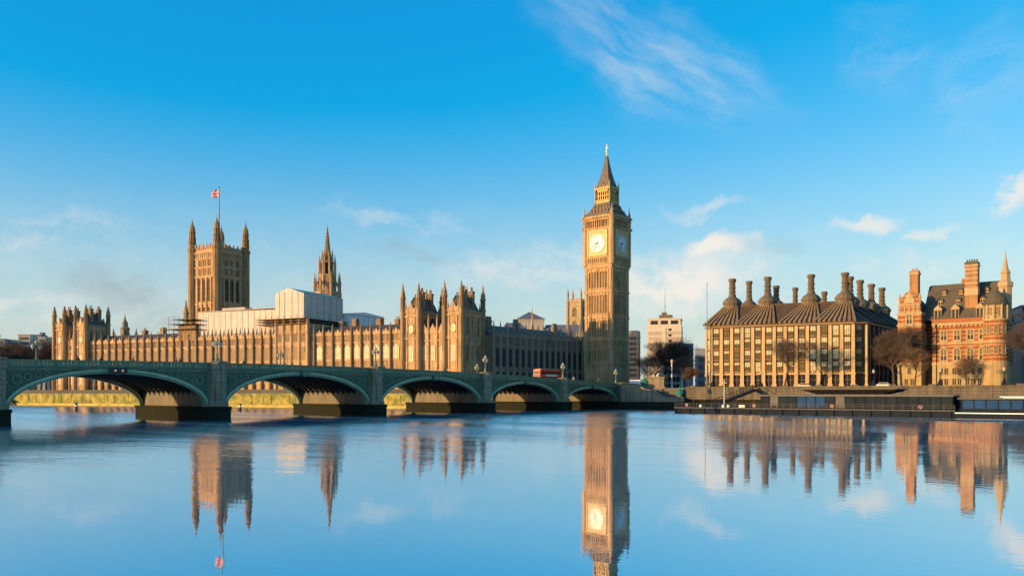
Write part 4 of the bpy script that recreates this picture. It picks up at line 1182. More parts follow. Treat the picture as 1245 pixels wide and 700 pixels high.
FR = [22.0 - PX0 - 2.4, 32.0 - PX0, 46.9 - PX0, 59.0 - PX0 - 1.2]
FR = [5.4, 16.4, 29.4, 39.2]
SD = [18.0, 29.0, 42.0, 55.0]
def add_fan(side, c, half, lo, hi):
    f = MB(); n = 8
    nrm = Vector((0, -.62, .78)) if side == 'f' else Vector((.62, 0, .78))
    lows = []; tops = []
    for k in range(n + 1):
        t = k / n * 2 - 1
        u0 = max(lo, min(hi, c + t * half)); u1 = c + t * 2.0
        lows.append(face_pt(side, u0, .02)); tops.append(face_pt(side, u1, .98) + nrm * .05)
    for k in range(n):
        p0, p1, q1, q0 = lows[k] + nrm * .22, lows[k + 1] + nrm * .22, tops[k + 1] + nrm * .2, tops[k] + nrm * .2
        f.add([p0, p1, q1, q0], [(0, 1, 2, 3)], 1 if side == 'f' else 2)
        f.add([lows[k], lows[k + 1], lows[k + 1] + nrm * .22, lows[k] + nrm * .22], [(0, 1, 2, 3)], 1)
    for k in range(n + 1): f.bar(lows[k] + nrm * .34, tops[k] + nrm * .3, .38, .2, m=0 if side == 'f' else 1)
    for k in range(n):
        a0 = lows[k] * .9 + tops[k] * .1 + nrm * .24; a1 = lows[k + 1] * .9 + tops[k + 1] * .1 + nrm * .24
        c0 = lows[k] * .72 + tops[k] * .28 + nrm * .24; c1 = lows[k + 1] * .72 + tops[k + 1] * .28 + nrm * .24
        f.add([a0 * .8 + a1 * .2, a0 * .2 + a1 * .8, c0 * .2 + c1 * .8, c0 * .8 + c1 * .2], [(0, 1, 2, 3)], 2)
    f.build('roof_fan', ['bronze_duct', 'iron_roof', 'slate' if side == 'r' else 'win_mid'], roof_o)
half = 6.2
for i, c in enumerate(FR): add_fan('f', c, 5.7, .8, LX - .8)
for c in SD: add_fan('r', c, 6.0, cham, LY - 1)
def ochim(x, y, z0, ztop, s=1.0):
    b = MB()
    b.lathe(x, y, [(2.6 * s, z0 - 1.2), (2.6 * s, z0 + .2), (2.95 * s, z0 + .3), (2.95 * s, z0 + .6), (2.75 * s, z0 + 1.1), (2.35 * s, z0 + 1.7), (1.8 * s, z0 + 2.2), (1.2 * s, z0 + 2.6), (1.05 * s, z0 + 3.5)], 14)
    c = b.build('chimney', ['chimney_steel'], OB)
    b = MB()
    b.lathe(x, y, [(.82 * s, z0 + 3.0), (.82 * s, ztop - 1.3), (1.15 * s, ztop - .9), (1.2 * s, ztop - .3), (1.1 * s, ztop - .2), (1.1 * s, ztop)], 14)
    for z in (z0 + 4.2, z0 + 5.6): b.lathe(x, y, [(1.12 * s, z), (1.12 * s, z + .2)], 14)
    for k in range(14):
        a = 2 * math.pi * k / 14
        b.bar((x + (.82 * s) * math.cos(a), y + (.82 * s) * math.sin(a), z0 + 3.3), (x + (.82 * s) * math.cos(a), y + (.82 * s) * math.sin(a), ztop - 1.1), .07)
    b.build('flue', ['chimney_steel'], c)
for c in FR: ochim(c, RIN + .8, RZ, 43.4)
for c in SD: ochim(LX - RIN - .8, c + 4.5, RZ, 43.6)
for (x, y, zt_) in ((5.6, RIN + 14, 44.0), (13.6, RIN + 16, 42.2), (19.6, RIN + 16, 41.2), (28.6, RIN + 16, 39.4)):
    ochim(x, y, RZ - (2 if zt_ < 42 else 0), zt_, .9 if zt_ > 42 else .8)
def skew(o):
    if o.data.users == 1 and o.location.length < .01:
        for v in o.data.vertices: v.co.y += SKEW * v.co.x
    else:
        o.location.y += SKEW * o.location.x
        if abs(o.rotation_euler.z) < R(60): o.rotation_euler.z += math.atan(SKEW)
    for c in o.children: skew(c)
for o in list(OB.children): skew(o)
fp = thing('flagpole', 'tall bare pole standing at the left end of the sandstone office block', 'pole', (22.4, 19.0, 6.6))
b = MB(); b.lathe(0, 0, [(.28, 0), (.3, .6), (.16, .8), (.08, 34.0), (.16, 34.2), (.02, 34.6)], 8); b.build('pole', ['lamp_iron'], fp)
b = MB(); b.tube((0, .3, .3), (0, .3, 33.6), .025, .025, 4); b.build('halyard', ['white_paint'], fp)

# ------------------------------------------------------------------ banded red brick building
RB = thing('brick_building', 'red brick building with cream stone bands, granite base, steep brown roof and tall chimneys', 'building', (78.0, 33.0, 0))
BW_, BD = 27.6, 20.0
b = MB()
b.box(8.2, BW_ - 2, 0, BD, 5, 13.4, 1); b.box(8.2, BW_ - 2, .12, BD - .1, 13.4, 25.6, 0)
b.box(5.4, 8.25, 5.5, BD, 5, 13.4, 1); b.box(5.4, 8.25, 5.55, BD, 13.4, 25.6, 0)
b.box(8.1, BW_ - 2, -.2, .3, 13.2, 13.9, 2); b.box(8.15, BW_ - 2, -.12, .3, 19.1, 19.5, 2); b.box(8.1, BW_ - 2, -.35, .3, 24.6, 25.2, 2); b.box(8.1, BW_ - 2, -.2, .3, 25.5, 26.4, 3)
for k in range(16): b.box(8.6 + k * 1.08, 8.9 + k * 1.08, -.3, .1, 24.1, 24.6, 2)
b.build('wall', ['brick_red', 'rough_granite', 'portland', 'brick_plain'], RB)
# left gabled tower, standing forward
b = MB(); T0, T1, TF = -.4, 6.0, -3.2
b.box(T0, T1, TF, 12, 5, 13.4, 1); b.box(T0 + .05, T1 - .05, TF + .08, 12, 13.4, 28.4, 0)
for z in (13.2, 19.2, 24.6, 28.0): b.box(T0 - .15, T1 + .15, TF - .18, 12.1, z, z + .6, 2)
tm = (T0 + T1) / 2
b.prism([(T0 + .2, 28.6), (T1 - .2, 28.6), (T1 - .3, 31.0), (T1 - .9, 32.6), (tm + 1.0, 34.4), (tm, 35.0), (tm - 1.0, 34.4), (T0 + .9, 32.6), (T0 + .3, 31.0)], 'y', TF + .1, TF + 1.0, 0)
b.prism([(tm - 1.5, 31.4), (tm + 1.5, 31.4), (tm + .8, 33.6), (tm, 34.6), (tm - .8, 33.6)], 'y', TF - .1, TF + .2, 2)
b.prism([(T0 + .7, 28.6), (T1 - .7, 28.6), (T1 - .9, 30.8), (tm, 33.4), (T0 + .9, 30.8)], 'y', TF + .9, 11.5, 4)
for k in (-1, 1): b.lathe(tm + k * 2.7, TF + .5, [(.35, 31), (.3, 32.6), (.45, 32.8), (.05, 34.2)], 6, 2)
for k in range(5): b.box(T0 + .6 + k * 1.2, T0 + .9 + k * 1.2, TF - .05, TF + .2, 28.7, 30.4, 2)
b.box(T0 + .3, T1 - .3, TF - .1, TF + .3, 30.5, 30.9, 2)
tw = b.build('gable_tower', ['brick_red', 'rough_granite', 'portland', 'brick_plain', 'brown_tile'], RB)
b = MB()
b.box(tm - 1.15, tm + 1.15, 2.0, 4.4, 28, 40.4, 0); b.box(tm - 1.35, tm + 1.35, 1.8, 4.6, 40.2, 40.8, 1); b.box(tm - 1.2, tm + 1.2, 1.95, 4.45, 40.8, 41.3, 0)
for k in range(4): b.lathe(tm - .75 + k * .5, 3.2, [(.18, 41.3), (.16, 42.1)], 6, 1)
b.build('chimney', ['brick_pale', 'portland'], RB)
r = MB()
r.add([(5.4, -.1, 26.2), (BW_ - 1.5, -.1, 26.2), (BW_ - 1.5, BD, 26.2), (5.4, BD, 26.2), (5.8, 7.6, 37.0), (BW_ - 3.2, 7.6, 37.0), (BW_ - 3.2, 11, 37.0), (5.8, 11, 37.0)],
      [(0, 1, 5, 4), (1, 2, 6, 5), (2, 3, 7, 6), (3, 0, 4, 7), (4, 5, 6, 7)], 0)
r.box(5.8, BW_ - 3.2, 9.1, 9.5, 36.95, 37.35, 0)
rfb = r.build('roof', ['brown_tile'], RB)
b = MB()
x0, x1 = 16.2, 19.4
b.box(x0, x1, 2.2, 5.0, 27, 41.4, 0); b.box(x0 - .2, x1 + .2, 2.0, 5.2, 41.2, 41.7, 1); b.box(x0 - .1, x1 + .1, 2.1, 5.1, 41.7, 42.5, 2); b.box(x0 - .12, x1 + .12, 2.1, 5.1, 33.0, 35.2, 1)
for z in (36.2, 37.6, 39.0, 40.2): b.box(x0 - .05, x1 + .05, 2.15, 5.05, z, z + .5, 1)
for k in range(5): b.lathe(x0 + .4 + k * .6, 3.6, [(.2, 42.5), (.18, 43.3)], 6, 2)
b.build('chimney', ['brick_pale', 'portland', 'brown_tile'], RB)
b = MB(); b.box(14.2, 15.9, 8.4, 10.2, 36, 38.6, 0); b.build('chimney', ['brick_plain'], RB)
def dormer(x, y, z, w, h, big):
    b = MB(); hw = w / 2
    b.box(x - hw, x + hw, y, y + 3.0, z, z + h, 0)
    if big:
        b.prism([(x - hw - .2, z + h), (x + hw + .2, z + h), (x + hw * .8, z + h + .5), (x, z + h + 1.2), (x - hw * .8, z + h + .5)], 'y', y - .15, y + 3.2, 0)
        b.box(x - hw - .15, x + hw + .15, y - .1, y + .4, z + h - .2, z + h + .05, 0)
    else: b.prism([(x - hw - .15, z + h), (x + hw + .15, z + h), (x, z + h + .7)], 'y', y - .1, y + 3.0, 2)
    for k in (-.5, .5): b.box(x + k * hw - hw * .36, x + k * hw + hw * .36, y - .06, y + .06, z + .35, z + h - .3, 1)
    b.build('dormer', ['portland', 'win_dark', 'brown_tile'], rfb)
for x in (9.6, 14.1, 20.3): dormer(x, .3, 26.3, 1.9, 3.0, True)
for x in (9.7, 14.3, 20.5): dormer(x, 3.2, 30.6, 1.2, 1.4, False)
for x in (10.3, 14.6, 21.2): dormer(x, 5.2, 33.8, 1.0, 1.1, False)
# round corner turret
b = MB(); tx, ty = BW_ - 3.4, .6
b.lathe(tx, ty, [(3.5, 5), (3.3, 7), (3.2, 13.2)], 20, 1); b.lathe(tx, ty, [(3.1, 13.2), (3.1, 25.4)], 20, 0)
for z in (13.2, 19.1, 25.2): b.lathe(tx, ty, [(3.3, z), (3.3, z + .5)], 20, 2)
b.lathe(tx, ty, [(2.75, 25.7), (2.75, 29.6)], 20, 2); b.lathe(tx, ty, [(3.2, 29.5), (3.3, 29.9), (2.9, 30.2), (2.6, 31.4), (1.5, 32.8), (.3, 33.8), (.1, 35.0)], 20, 3)
for k in range(20):
    a = 2 * math.pi * k / 20
    if k % 2: b.lathe(tx + 3.0 * math.cos(a), ty + 3.0 * math.sin(a), [(.22, 25.7), (.22, 29.6)], 6, 2)
tur = b.build('corner_turret', ['brick_red', 'rough_granite', 'portland', 'brown_tile'], RB)
tww = win('turret_window', 1.0, 2.2, 2, 2, 'portland', 'win_mid', .16, .14)
for k in (-60, -25, 10, 45):
    a = R(k - 90)
    put('window', tww, tur, (tx + 2.78 * math.cos(a), ty + 2.78 * math.sin(a), 26.7), R(k))
    put('window', tww, tur, (tx + 3.12 * math.cos(a), ty + 3.12 * math.sin(a), 21.6), R(k)); put('window', tww, tur, (tx + 3.12 * math.cos(a), ty + 3.12 * math.sin(a), 16.0), R(k))
b = MB(); ex, ey = BW_ - 1.8, 5.2
b.lathe(ex, ey, [(1.5, 25), (1.5, 34.8), (1.8, 35.2), (1.8, 36.2), (1.2, 36.8), (1.05, 38.6), (1.25, 38.9), (.7, 40.2), (.25, 43.0), (.06, 45.4)], 8, 0)
b.lathe(ex, ey, [(.9, 31), (.9, 31.1)], 8, 0)
b.build('pinnacle', ['portland'], RB)
wb1 = win('brick_window', 1.7, 3.0, 2, 2, 'portland', 'win_dark', .36, .16, .0, 'win_mid', .5)
wb2 = win('brick_window_arched', 1.8, 3.9, 2, 2, 'portland', 'win_dark', .40, .18, .8, 'win_mid', .5)
wb3 = win('granite_window', 1.1, 2.0, 2, 1, 'rough_granite', 'win_dark', .2, .1)
for i, x in enumerate((11.2, 14.6, 18.0, 21.0)):
    put('window', wb1, RB, (x, .12, 20.2)); put('window', wb2, RB, (x, .12, 14.4))
    for dx in (-.6, .6):
        for z in (7.4, 10.4): put('window', wb3, RB, (x + dx * 1.1, 0, z))
put('window', wb1, tw, (tm, TF + .08, 25.2)); put('window', wb1, tw, (tm, TF + .08, 20.2)); put('window', wb2, tw, (tm, TF + .08, 14.6))
put('window', wb3, tw, (tm - .8, TF, 7.4)); put('window', wb3, tw, (tm + .8, TF, 7.4)); put('window', wb3, tw, (tm, TF, 10.6))
for z in (20.2, 15.0): put('window', wb1, tw, (T1 - .05, 2.5, z), R(90))
for x in (9.3, 23.0):
    b = MB(); b.tube((x, -.15, 7), (x, -.15, 24.7), .1, .1, 6); b.box(x - .25, x + .25, -.4, .1, 24.6, 25.1)
    b.build('drainpipe', ['timber_dark'], RB)
ann = thing('office_building', 'low grey glass building behind the right end of the red brick building', 'office building', (112, 62, 0), CAMR * .5)
b = MB(); b.box(-8, 40, -2, 14, 5, 31, 0)
for z in (26.5, 28.7, 31): b.box(-8.2, 40.2, -2.25, 14.2, z, z + .4, 1)
b.build('wall', ['lead', 'concrete_grey'], ann)
wg = win('ribbon_window', 3.6, 1.5, 3, 1, 'concrete_grey', 'pier_glass', .12, .1)
for k in range(12):
    for z in (27.0, 29.2): put('window', wg, ann, (-6 + k * 4, -2, z))

# ------------------------------------------------------------------ buildings far behind
def tower_block(label, x, y, w, d, zt_, rz, wm, gm, floors, fh, top=True, z0=None, slit=True):
    t = thing('tower_block', label, 'tower block', (x, y, 0), rz)
    b = MB(); b.box(-w / 2, w / 2, -d / 2, d / 2, 5, zt_)
    for k in range(floors): z = zt_ - 3.6 - k * fh; b.box(-w / 2 - .25, w / 2 + .25, -d / 2 - .25, d / 2 + .25, z - .25, z + .3)
    b.build('wall', [wm], t)
    for side, (ww, dd) in enumerate(((w, d), (d, w))):
        for k in range(floors):
            z = zt_ - 3.6 - k * fh - fh + .35
            m = MB(); m.box(-ww / 2 + .8, ww / 2 - .8, -dd / 2 - .06, -dd / 2 + .06, z + .5, z + fh - .9, 0)
            n = int(ww / 2.2)
            for j in range(n + 1): x_ = -ww / 2 + .8 + (ww - 1.6) * j / n; m.box(x_ - .1, x_ + .1, -dd / 2 - .12, -dd / 2 + .05, z + .5, z + fh - .9, 1)
            m.build('window', [gm, wm], t, rz=0 if side == 0 else R(90))
    return t
T1_ = tower_block('pale octagonal looking tower block with dark top openings and an aerial', -112, 236, 21, 18, 47.5, CAMR - R(14), 'concrete', 'concrete_warm', 6, 3.3)
b = MB(); b.box(-10.0, 10.0, -8.6, 8.6, 47.5, 51.2, 0)
for k in (-1, 0, 1):
    b.box(k * 6.2 - 2.2, k * 6.2 + 2.2, -8.75, -8.5, 48.1, 50.4, 1)
b.box(-10.4, 10.4, -9, 9, 51.2, 51.9, 0); b.box(-1.0, 1.0, -9.35, -9.05, 30, 46, 0)
for z in (44, 40.5, 37, 33.5, 30.5): b.box(2.6, 4.2, -9.35, -9.0, z, z + 1.4, 1)
b.box(-3.5, 4.5, -4, 4, 51.9, 54.4, 2); b.box(-2, 1, -2, 2, 54.4, 56.2, 2)
b.build('top_storey', ['concrete', 'ink', 'chimney_steel'], T1_)
b = MB(); b.tube((0, 0, 56), (0, 0, 72), .22, .06, 6)
for z in (60, 64): b.tube((-.8, 0, z), (.8, 0, z), .06, .06, 4)
b.build('aerial', ['chimney_steel'], T1_)
tower_block('slim brown tower block showing beside the clock tower shaft', -137.5, 237, 10.5, 12, 45.7, CAMR - R(16), 'concrete_warm', 'win_mid', 9, 3.4)
tower_block('grey block peeping out right of the pale tower block', -112, 262, 9, 12, 37.5, CAMR, 'concrete_grey', 'win_mid', 4, 3.4)
tower_block('wide blue grey office block between the bare trees and the flagpole', -38, 150, 17, 16, 27.0, CAMR - R(10), 'concrete_grey', 'win_mid', 4, 3.9)
tower_block('cream block behind the horse statue, below the pale tower block', -62, 150, 10, 9, 29.0, CAMR, 'concrete_warm', 'win_dark', 5, 3.8)
tower_block('small pale block at the left edge of the sandstone office', -29, 196, 5, 8, 31, CAMR, 'concrete', 'win_mid', 4, 3.8)
for i, (px_, py_, w_2, h_, m_, lb) in enumerate((
        (-515, -4, 10, 43.5, 'concrete_grey', 'grey block cut by the left edge of the view'), (-519, 5, 16, 43.4, 'concrete', 'pale long flat roofed block above the trees at the far left'),
        (-511, 12, 8, 47.2, 'sheet_white', 'small bright white block just left of the grey chimneyed block'), (-527, 24, 11, 48.5, 'concrete_grey', 'grey block with a chimney at its right end above the far left trees'),
        (-501, 20, 5, 45.6, 'sheet_white', 'small bright white block nearest the south pavilion'), (-541, 39, 12, 48.0, 'concrete_grey', 'low grey block touching the south pavilion'))):
    t = thing('far_building', lb, 'building', (px_, py_, 0), CAMR + R(10))
    b = MB(); b.box(-w_2 / 2, w_2 / 2, -6, 6, 5, h_); b.box(-w_2 / 2 - .3, w_2 / 2 + .3, -6.3, 6.3, h_, h_ + .5)
    if i == 3: b.box(w_2 / 2 - 2, w_2 / 2, -3, 3, h_, h_ + 2.4)
    b.build('wall', [m_], t)
    for fl_ in range(3):
        m = MB(); m.box(-w_2 / 2 + 1, w_2 / 2 - 1, -6.08, -5.95, h_ - 3.4 - fl_ * 3.6, h_ - 1.6 - fl_ * 3.6, 0)
        m.build('window', ['win_mid'], t)

# distant twin turret behind the south pavilion (px 152)
st_ = thing('church_tower', 'grey church tower with pinnacles right of the south pavilion', 'church tower', (-306, -14.4, 0), R(20))
b = MB(); b.box(-4.2, 4.2, -4.2, 4.2, 5, 35); b.box(-4.5, 4.5, -4.5, 4.5, 34.4, 35.2)
for sx in (-1, 1):
    for sy in (-1, 1): b.lathe(sx * 4, sy * 4, [(.9, 5), (.9, 35)], 8); pinnacle(b, sx * 4, sy * 4, 35, 41, .6)
b.lathe(0, 0, [(2.4, 35), (2.2, 40), (2.6, 40.4), (1.6, 41.6), (1.5, 43.6), (.5, 45.6), (.08, 48.5)], 8)
b.build('wall', ['grey_and_shaded_stone'], st_)

tt = thing('stone_turret', 'small pointed turret left of the square flag tower', 'turret', (-270.8, 1.5, 0))
b = MB(); b.lathe(0, 0, [(1.8, 5), (1.6, 42)], 8); pinnacle(b, 0, 0, 42, 55, 1.3); b.build('shaft', ['gold_stone'], tt)

# ------------------------------------------------------------------ stairs at the bridge end, embankment wall
ew = thing('stair_wall', 'grey stone abutment wall whose coping steps down to the right at the bridge end', 'wall', (0, 0, 0))
cop = [(2.2, 7.95), (7.0, 7.95), (8.4, 7.6), (11.6, 6.1), (13.6, 5.9), (14.6, 5.6), (17.6, 3.9), (19.2, 3.65), (24.5, 3.6)]
b = MB()
b.prism([(2.2, 2.4)] + cop + [(24.5, 2.4)], 'y', -1.4, -.4); b.build('wall', ['granite'], ew)
b = MB()
for (x0, z0), (x1, z1) in zip(cop, cop[1:]):
    b.add([(x0, -1.65, z0), (x1, -1.65, z1), (x1, -.15, z1), (x0, -.15, z0), (x0, -1.65, z0 + .35), (x1, -1.65, z1 + .35), (x1, -.15, z1 + .35), (x0, -.15, z0 + .35)],
          [(3, 2, 1, 0), (4, 5, 6, 7), (0, 1, 5, 4), (1, 2, 6, 5), (2, 3, 7, 6), (3, 0, 4, 7)])
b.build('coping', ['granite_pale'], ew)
b = MB(); b.box(1.2, 24.6, -1.8, -.3, -3, 2.45); b.build('plinth', ['tide'], ew)
stp = MB()
for k in range(22): stp.box(8 + k * .5, 8.5 + k * .5, -.39, 1.45, 1, 6.5 - k * .16)
stp.build('steps', ['granite'], ew)
wl_ = thing('embankment_wall', 'long grey granite embankment wall with a pale parapet behind the moored pier', 'wall', (0, 0, 0))
b = MB(); b.box(24.7, 420, .2, 1.6, -3, 6.8, 0); b.build('wall', ['embank'], wl_)
b = MB(); b.box(24.8, 420, -.35, .15, -3, 3.3, 0); b.build('plinth', ['tide'], wl_)
b = MB(); b.box(24.6, 420, -.1, 1.9, 6.8, 7.1, 0)
for k in range(40): b.box(26 + k * 9.5, 27.8 + k * 9.5, -.15, 2.0, 7.1, 7.45, 0)
b.build('parapet', ['embank'], wl_)
hb = thing('hoarding', 'white boxy hoarding on the bridge end right of the clock tower', 'hoarding', (4.9, 3.2, 6.6), R(24))
b = MB(); b.box(-2.0, 2.0, -.9, .9, .2, 2.9); b.build('board', ['white_paint'], hb)
b = MB()
for x in (-1.9, 1.9): b.box(x - .08, x + .08, -.98, .98, 0, 3.0)
b.box(-2.05, 2.05, -.95, .95, 2.9, 3.02); b.build('frame', ['pier_roof'], hb)

# ------------------------------------------------------------------ people (one skinned body each)
def make_person(pose, coat):
    me = bpy.data.meshes.new('person')
    st = .18 if pose == 'walk' else .04
    J = {'pelvis': (0, 0, .95), 'chest': (0, .01, 1.28), 'neck': (0, .02, 1.48), 'head': (0, .0, 1.62), 'crown': (0, 0, 1.74),
         'hl': (-.10, 0, .90), 'kl': (-.11, -st * .9, .50), 'al': (-.11, -st * .6, .09), 'tl': (-.12, -st * .6 - .16, .04),
         'hr': (.10, 0, .90), 'kr': (.11, -st * .1, .50), 'ar': (.11, st * 1.3, .10), 'tr': (.12, st * 1.3 - .16, .04),
         'sl': (-.18, .02, 1.40), 'el': (-.25, .06 + st * .3, 1.13), 'wl': (-.24, -.06 + st * .6, .90), 'fl': (-.23, -.09 + st * .6, .80),
         'sr': (.18, .02, 1.40), 'er': (.25, .04 - st * .4, 1.13), 'wr': (.24, -.10 - st * .6, .91), 'fr': (.23, -.14 - st * .6, .82)}
    E = [('pelvis', 'chest'), ('chest', 'neck'), ('neck', 'head'), ('head', 'crown'), ('pelvis', 'hl'), ('hl', 'kl'), ('kl', 'al'), ('al', 'tl'), ('pelvis', 'hr'), ('hr', 'kr'), ('kr', 'ar'), ('ar', 'tr'),
         ('chest', 'sl'), ('sl', 'el'), ('el', 'wl'), ('wl', 'fl'), ('chest', 'sr'), ('sr', 'er'), ('er', 'wr'), ('wr', 'fr')]
    rad = {'pelvis': .15, 'chest': .16, 'neck': .06, 'head': .10, 'crown': .085, 'hl': .10, 'hr': .10, 'kl': .068, 'kr': .068, 'al': .048, 'ar': .048, 'tl': .045, 'tr': .045,
           'sl': .078, 'sr': .078, 'el': .058, 'er': .058, 'wl': .042, 'wr': .042, 'fl': .036, 'fr': .036}
    names = list(J)
    me.from_pydata([J[n] for n in names], [(names.index(a), names.index(c)) for a, c in E], [])
    o = bpy.data.objects.new('person', me); col.objects.link(o)
    md = o.modifiers.new('skin', 'SKIN')
    for i, n in enumerate(names):
        v = me.skin_vertices[0].data[i]; v.radius = (rad[n], rad[n]); v.use_root = n == 'pelvis'
    sb = o.modifiers.new('sub', 'SUBSURF'); sb.levels = 1; sb.render_levels = 1
    bpy.context.view_layer.update()
    ev = o.evaluated_get(bpy.context.evaluated_depsgraph_get())
    m2 = bpy.data.meshes.new_from_object(ev)
    o.modifiers.clear(); o.data = m2
    m2.materials.clear()
    for k in (coat, 'trousers', 'skin'): m2.materials.append(MATS[k])
    for p in m2.polygons:
        z = p.center.z; x = abs(p.center.x)
        p.material_index = 2 if z > 1.50 or (x > .17 and z < .92 and z > .7) else (0 if z > .86 else 1)
        p.use_smooth = True
    h = MB(); h.lathe(0, .02, [(.105, 1.63), (.125, 1.70), (.11, 1.78), (.06, 1.83), (.01, 1.84)], 10)
    h.build('hair', ['hair'], o)
    return o
pw = make_person('walk', 'coat_dark'); ps_ = make_person('stand', 'coat_dark'); pr_ = make_person('walk', 'coat_red')
def place(proto, used, x, y, z, rz, lb):
    o = proto if proto.name not in used else None
    if o is None: o = dup(proto, (x, y, z), rz)
    else: used.add(None)
    return o
people = [(pw, -1.6, 167.5, 90, 'person in dark coat walking on the bridge in front of the south pavilion'), (pw, -1.8, 163.6, -90, 'person in dark coat on the bridge near the right edge of the south pavilion'),
          (ps_, -1.4, 158.2, 20, 'lone small figure in dark coat standing above the leftmost arch crown'), (ps_, -1.3, 150.2, 0, 'left of two dark figures standing together on the bridge'), (ps_, -1.5, 149.4, 40, 'right of two dark figures standing together on the bridge'),
          (pr_, -1.5, 147.4, 90, 'person in a red coat walking along the bridge parapet'), (pw, -1.5, 136.0, 90, 'person in dark coat walking in front of the low white roof cover'),
          (pw, -1.6, 99.0, -90, 'person in dark coat just right of the middle pier lamp'), (ps_, -1.6, 79.0, 0, 'person in dark coat below the right pavilion tower window'), (pw, -1.6, 21.0, 90, 'person in dark coat walking below the clock tower shaft'),
          (pw, -1.5, 12.0, -90, 'person in dark coat near the bridge end lamp')]
seen = set()
for pr0, x, s_, a, lb in people:
    z = zpar(s_) - 1.05
    if pr0.name in seen: o = dup(pr0, (x, -s_, z), R(a))
    else: o = pr0; seen.add(pr0.name); o.location = (x, -s_, z); o.rotation_euler = (0, 0, R(a))
    tag(o, lb, 'person', 'people on the bridge')
fw2 = MB(); beam_along(fw2, -3.4, -.45, -1.33, -1.06, 0); beam_along(fw2, -BW + .45, -BW + 3.4, -1.33, -1.06, 0)
fw2.build('footway', ['paving'], bridge)

# ------------------------------------------------------------------ red bus
bus = thing('bus', 'red double-decker bus crossing the bridge in front of the shaded palace range', 'bus', (-7.2, -28.0, zpar(28) - 1.34), R(-90) + math.atan(0))
b = MB()                                         # along +x = towards the front
b.box(-5.4, 5.4, -1.25, 1.25, .35, 4.3)
b.prism([(-5.4, .35), (5.4, .35), (5.55, 1.2), (5.5, 2.5), (5.3, 4.1), (5.0, 4.4), (-5.2, 4.4), (-5.4, 4.1)], 'y', -1.24, 1.24)
b.build('body', ['bus_red'], bus)
for sy in (-1, 1):
    for (z0, z1) in ((1.25, 2.1), (2.95, 3.75)):
        m = MB(); m.box(-4.9, 4.7, sy * 1.26 - .02, sy * 1.26 + .02, z0, z1, 0)
        for k in range(7): m.box(-4.9 + k * 1.6 - .06, -4.9 + k * 1.6 + .06, sy * 1.27 - .03, sy * 1.27 + .03, z0, z1, 1)
        m.build('window', ['win_dark', 'bus_red'], bus)
    m = MB(); m.box(-3.0, 2.6, sy * 1.275 - .02, sy * 1.275 + .02, 2.3, 2.8); m.build('advert_panel', ['cream'], bus)
    for x in (-3.2, 3.3):
        m = MB(); m.tube((x, sy * 1.28, .5), (x, sy * 1.0, .5), .5, .5, 16); wh = m.build('wheel', ['rubber'], bus)
        m = MB(); m.tube((x, sy * 1.31, .5), (x, sy * 1.22, .5), .26, .26, 12); m.build('rim', ['pier_roof'], wh)
    m = MB(); m.tube((5.5, sy * .9, .85), (5.6, sy * .9, .85), .17, .17, 10); m.build('headlight', ['headlamp'], bus)
m = MB(); m.box(5.44, 5.58, -1.1, 1.1, 1.25, 2.4); m.build('windscreen', ['win_mid'], bus)
m = MB(); m.box(5.2, 5.47, -1.1, 1.1, 3.0, 3.85); m.build('windscreen', ['win_mid'], bus)
m = MB(); m.box(5.4, 5.56, -.8, .8, 2.5, 2.85); m.build('destination_board', ['ink'], bus)
m = MB(); m.box(-4.8, 4.6, -1.0, 1.0, 4.4, 4.47); m.build('roof_panel', ['cream'], bus)
def car(label, x, y, z, rz, body):
    t = thing('parked_car', label, 'car', (x, y, z), rz, 'cars on the road')
    b = MB()
    b.prism([(-2.1, .3), (2.1, .3), (2.15, .75), (1.1, .92), (.6, 1.42), (-1.2, 1.45), (-1.8, .95), (-2.15, .85)], 'y', -.85, .85)
    b.build('body', [body], t)
    for sy in (-1, 1):
        m = MB(); m.prism([(.92, .94), (.52, 1.36), (-1.15, 1.38), (-1.62, .96)], 'y', sy * .86 - .01, sy * .86 + .01); m.build('window', ['win_dark'], t)
        for xx in (-1.3, 1.35):
            m = MB(); m.tube((xx, sy * .88, .32), (xx, sy * .68, .32), .32, .32, 14); m.build('wheel', ['rubber'], t)
        m = MB(); m.tube((2.1, sy * .6, .66), (2.18, sy * .6, .66), .1, .1, 8); m.build('headlight', ['headlamp' if body == 'car_silver' else 'opal'], t)
car('silver car with headlights on at the bridge end below the clock tower', -7.0, -13.0, zpar(13) - 1.34, R(-90), 'car_silver')

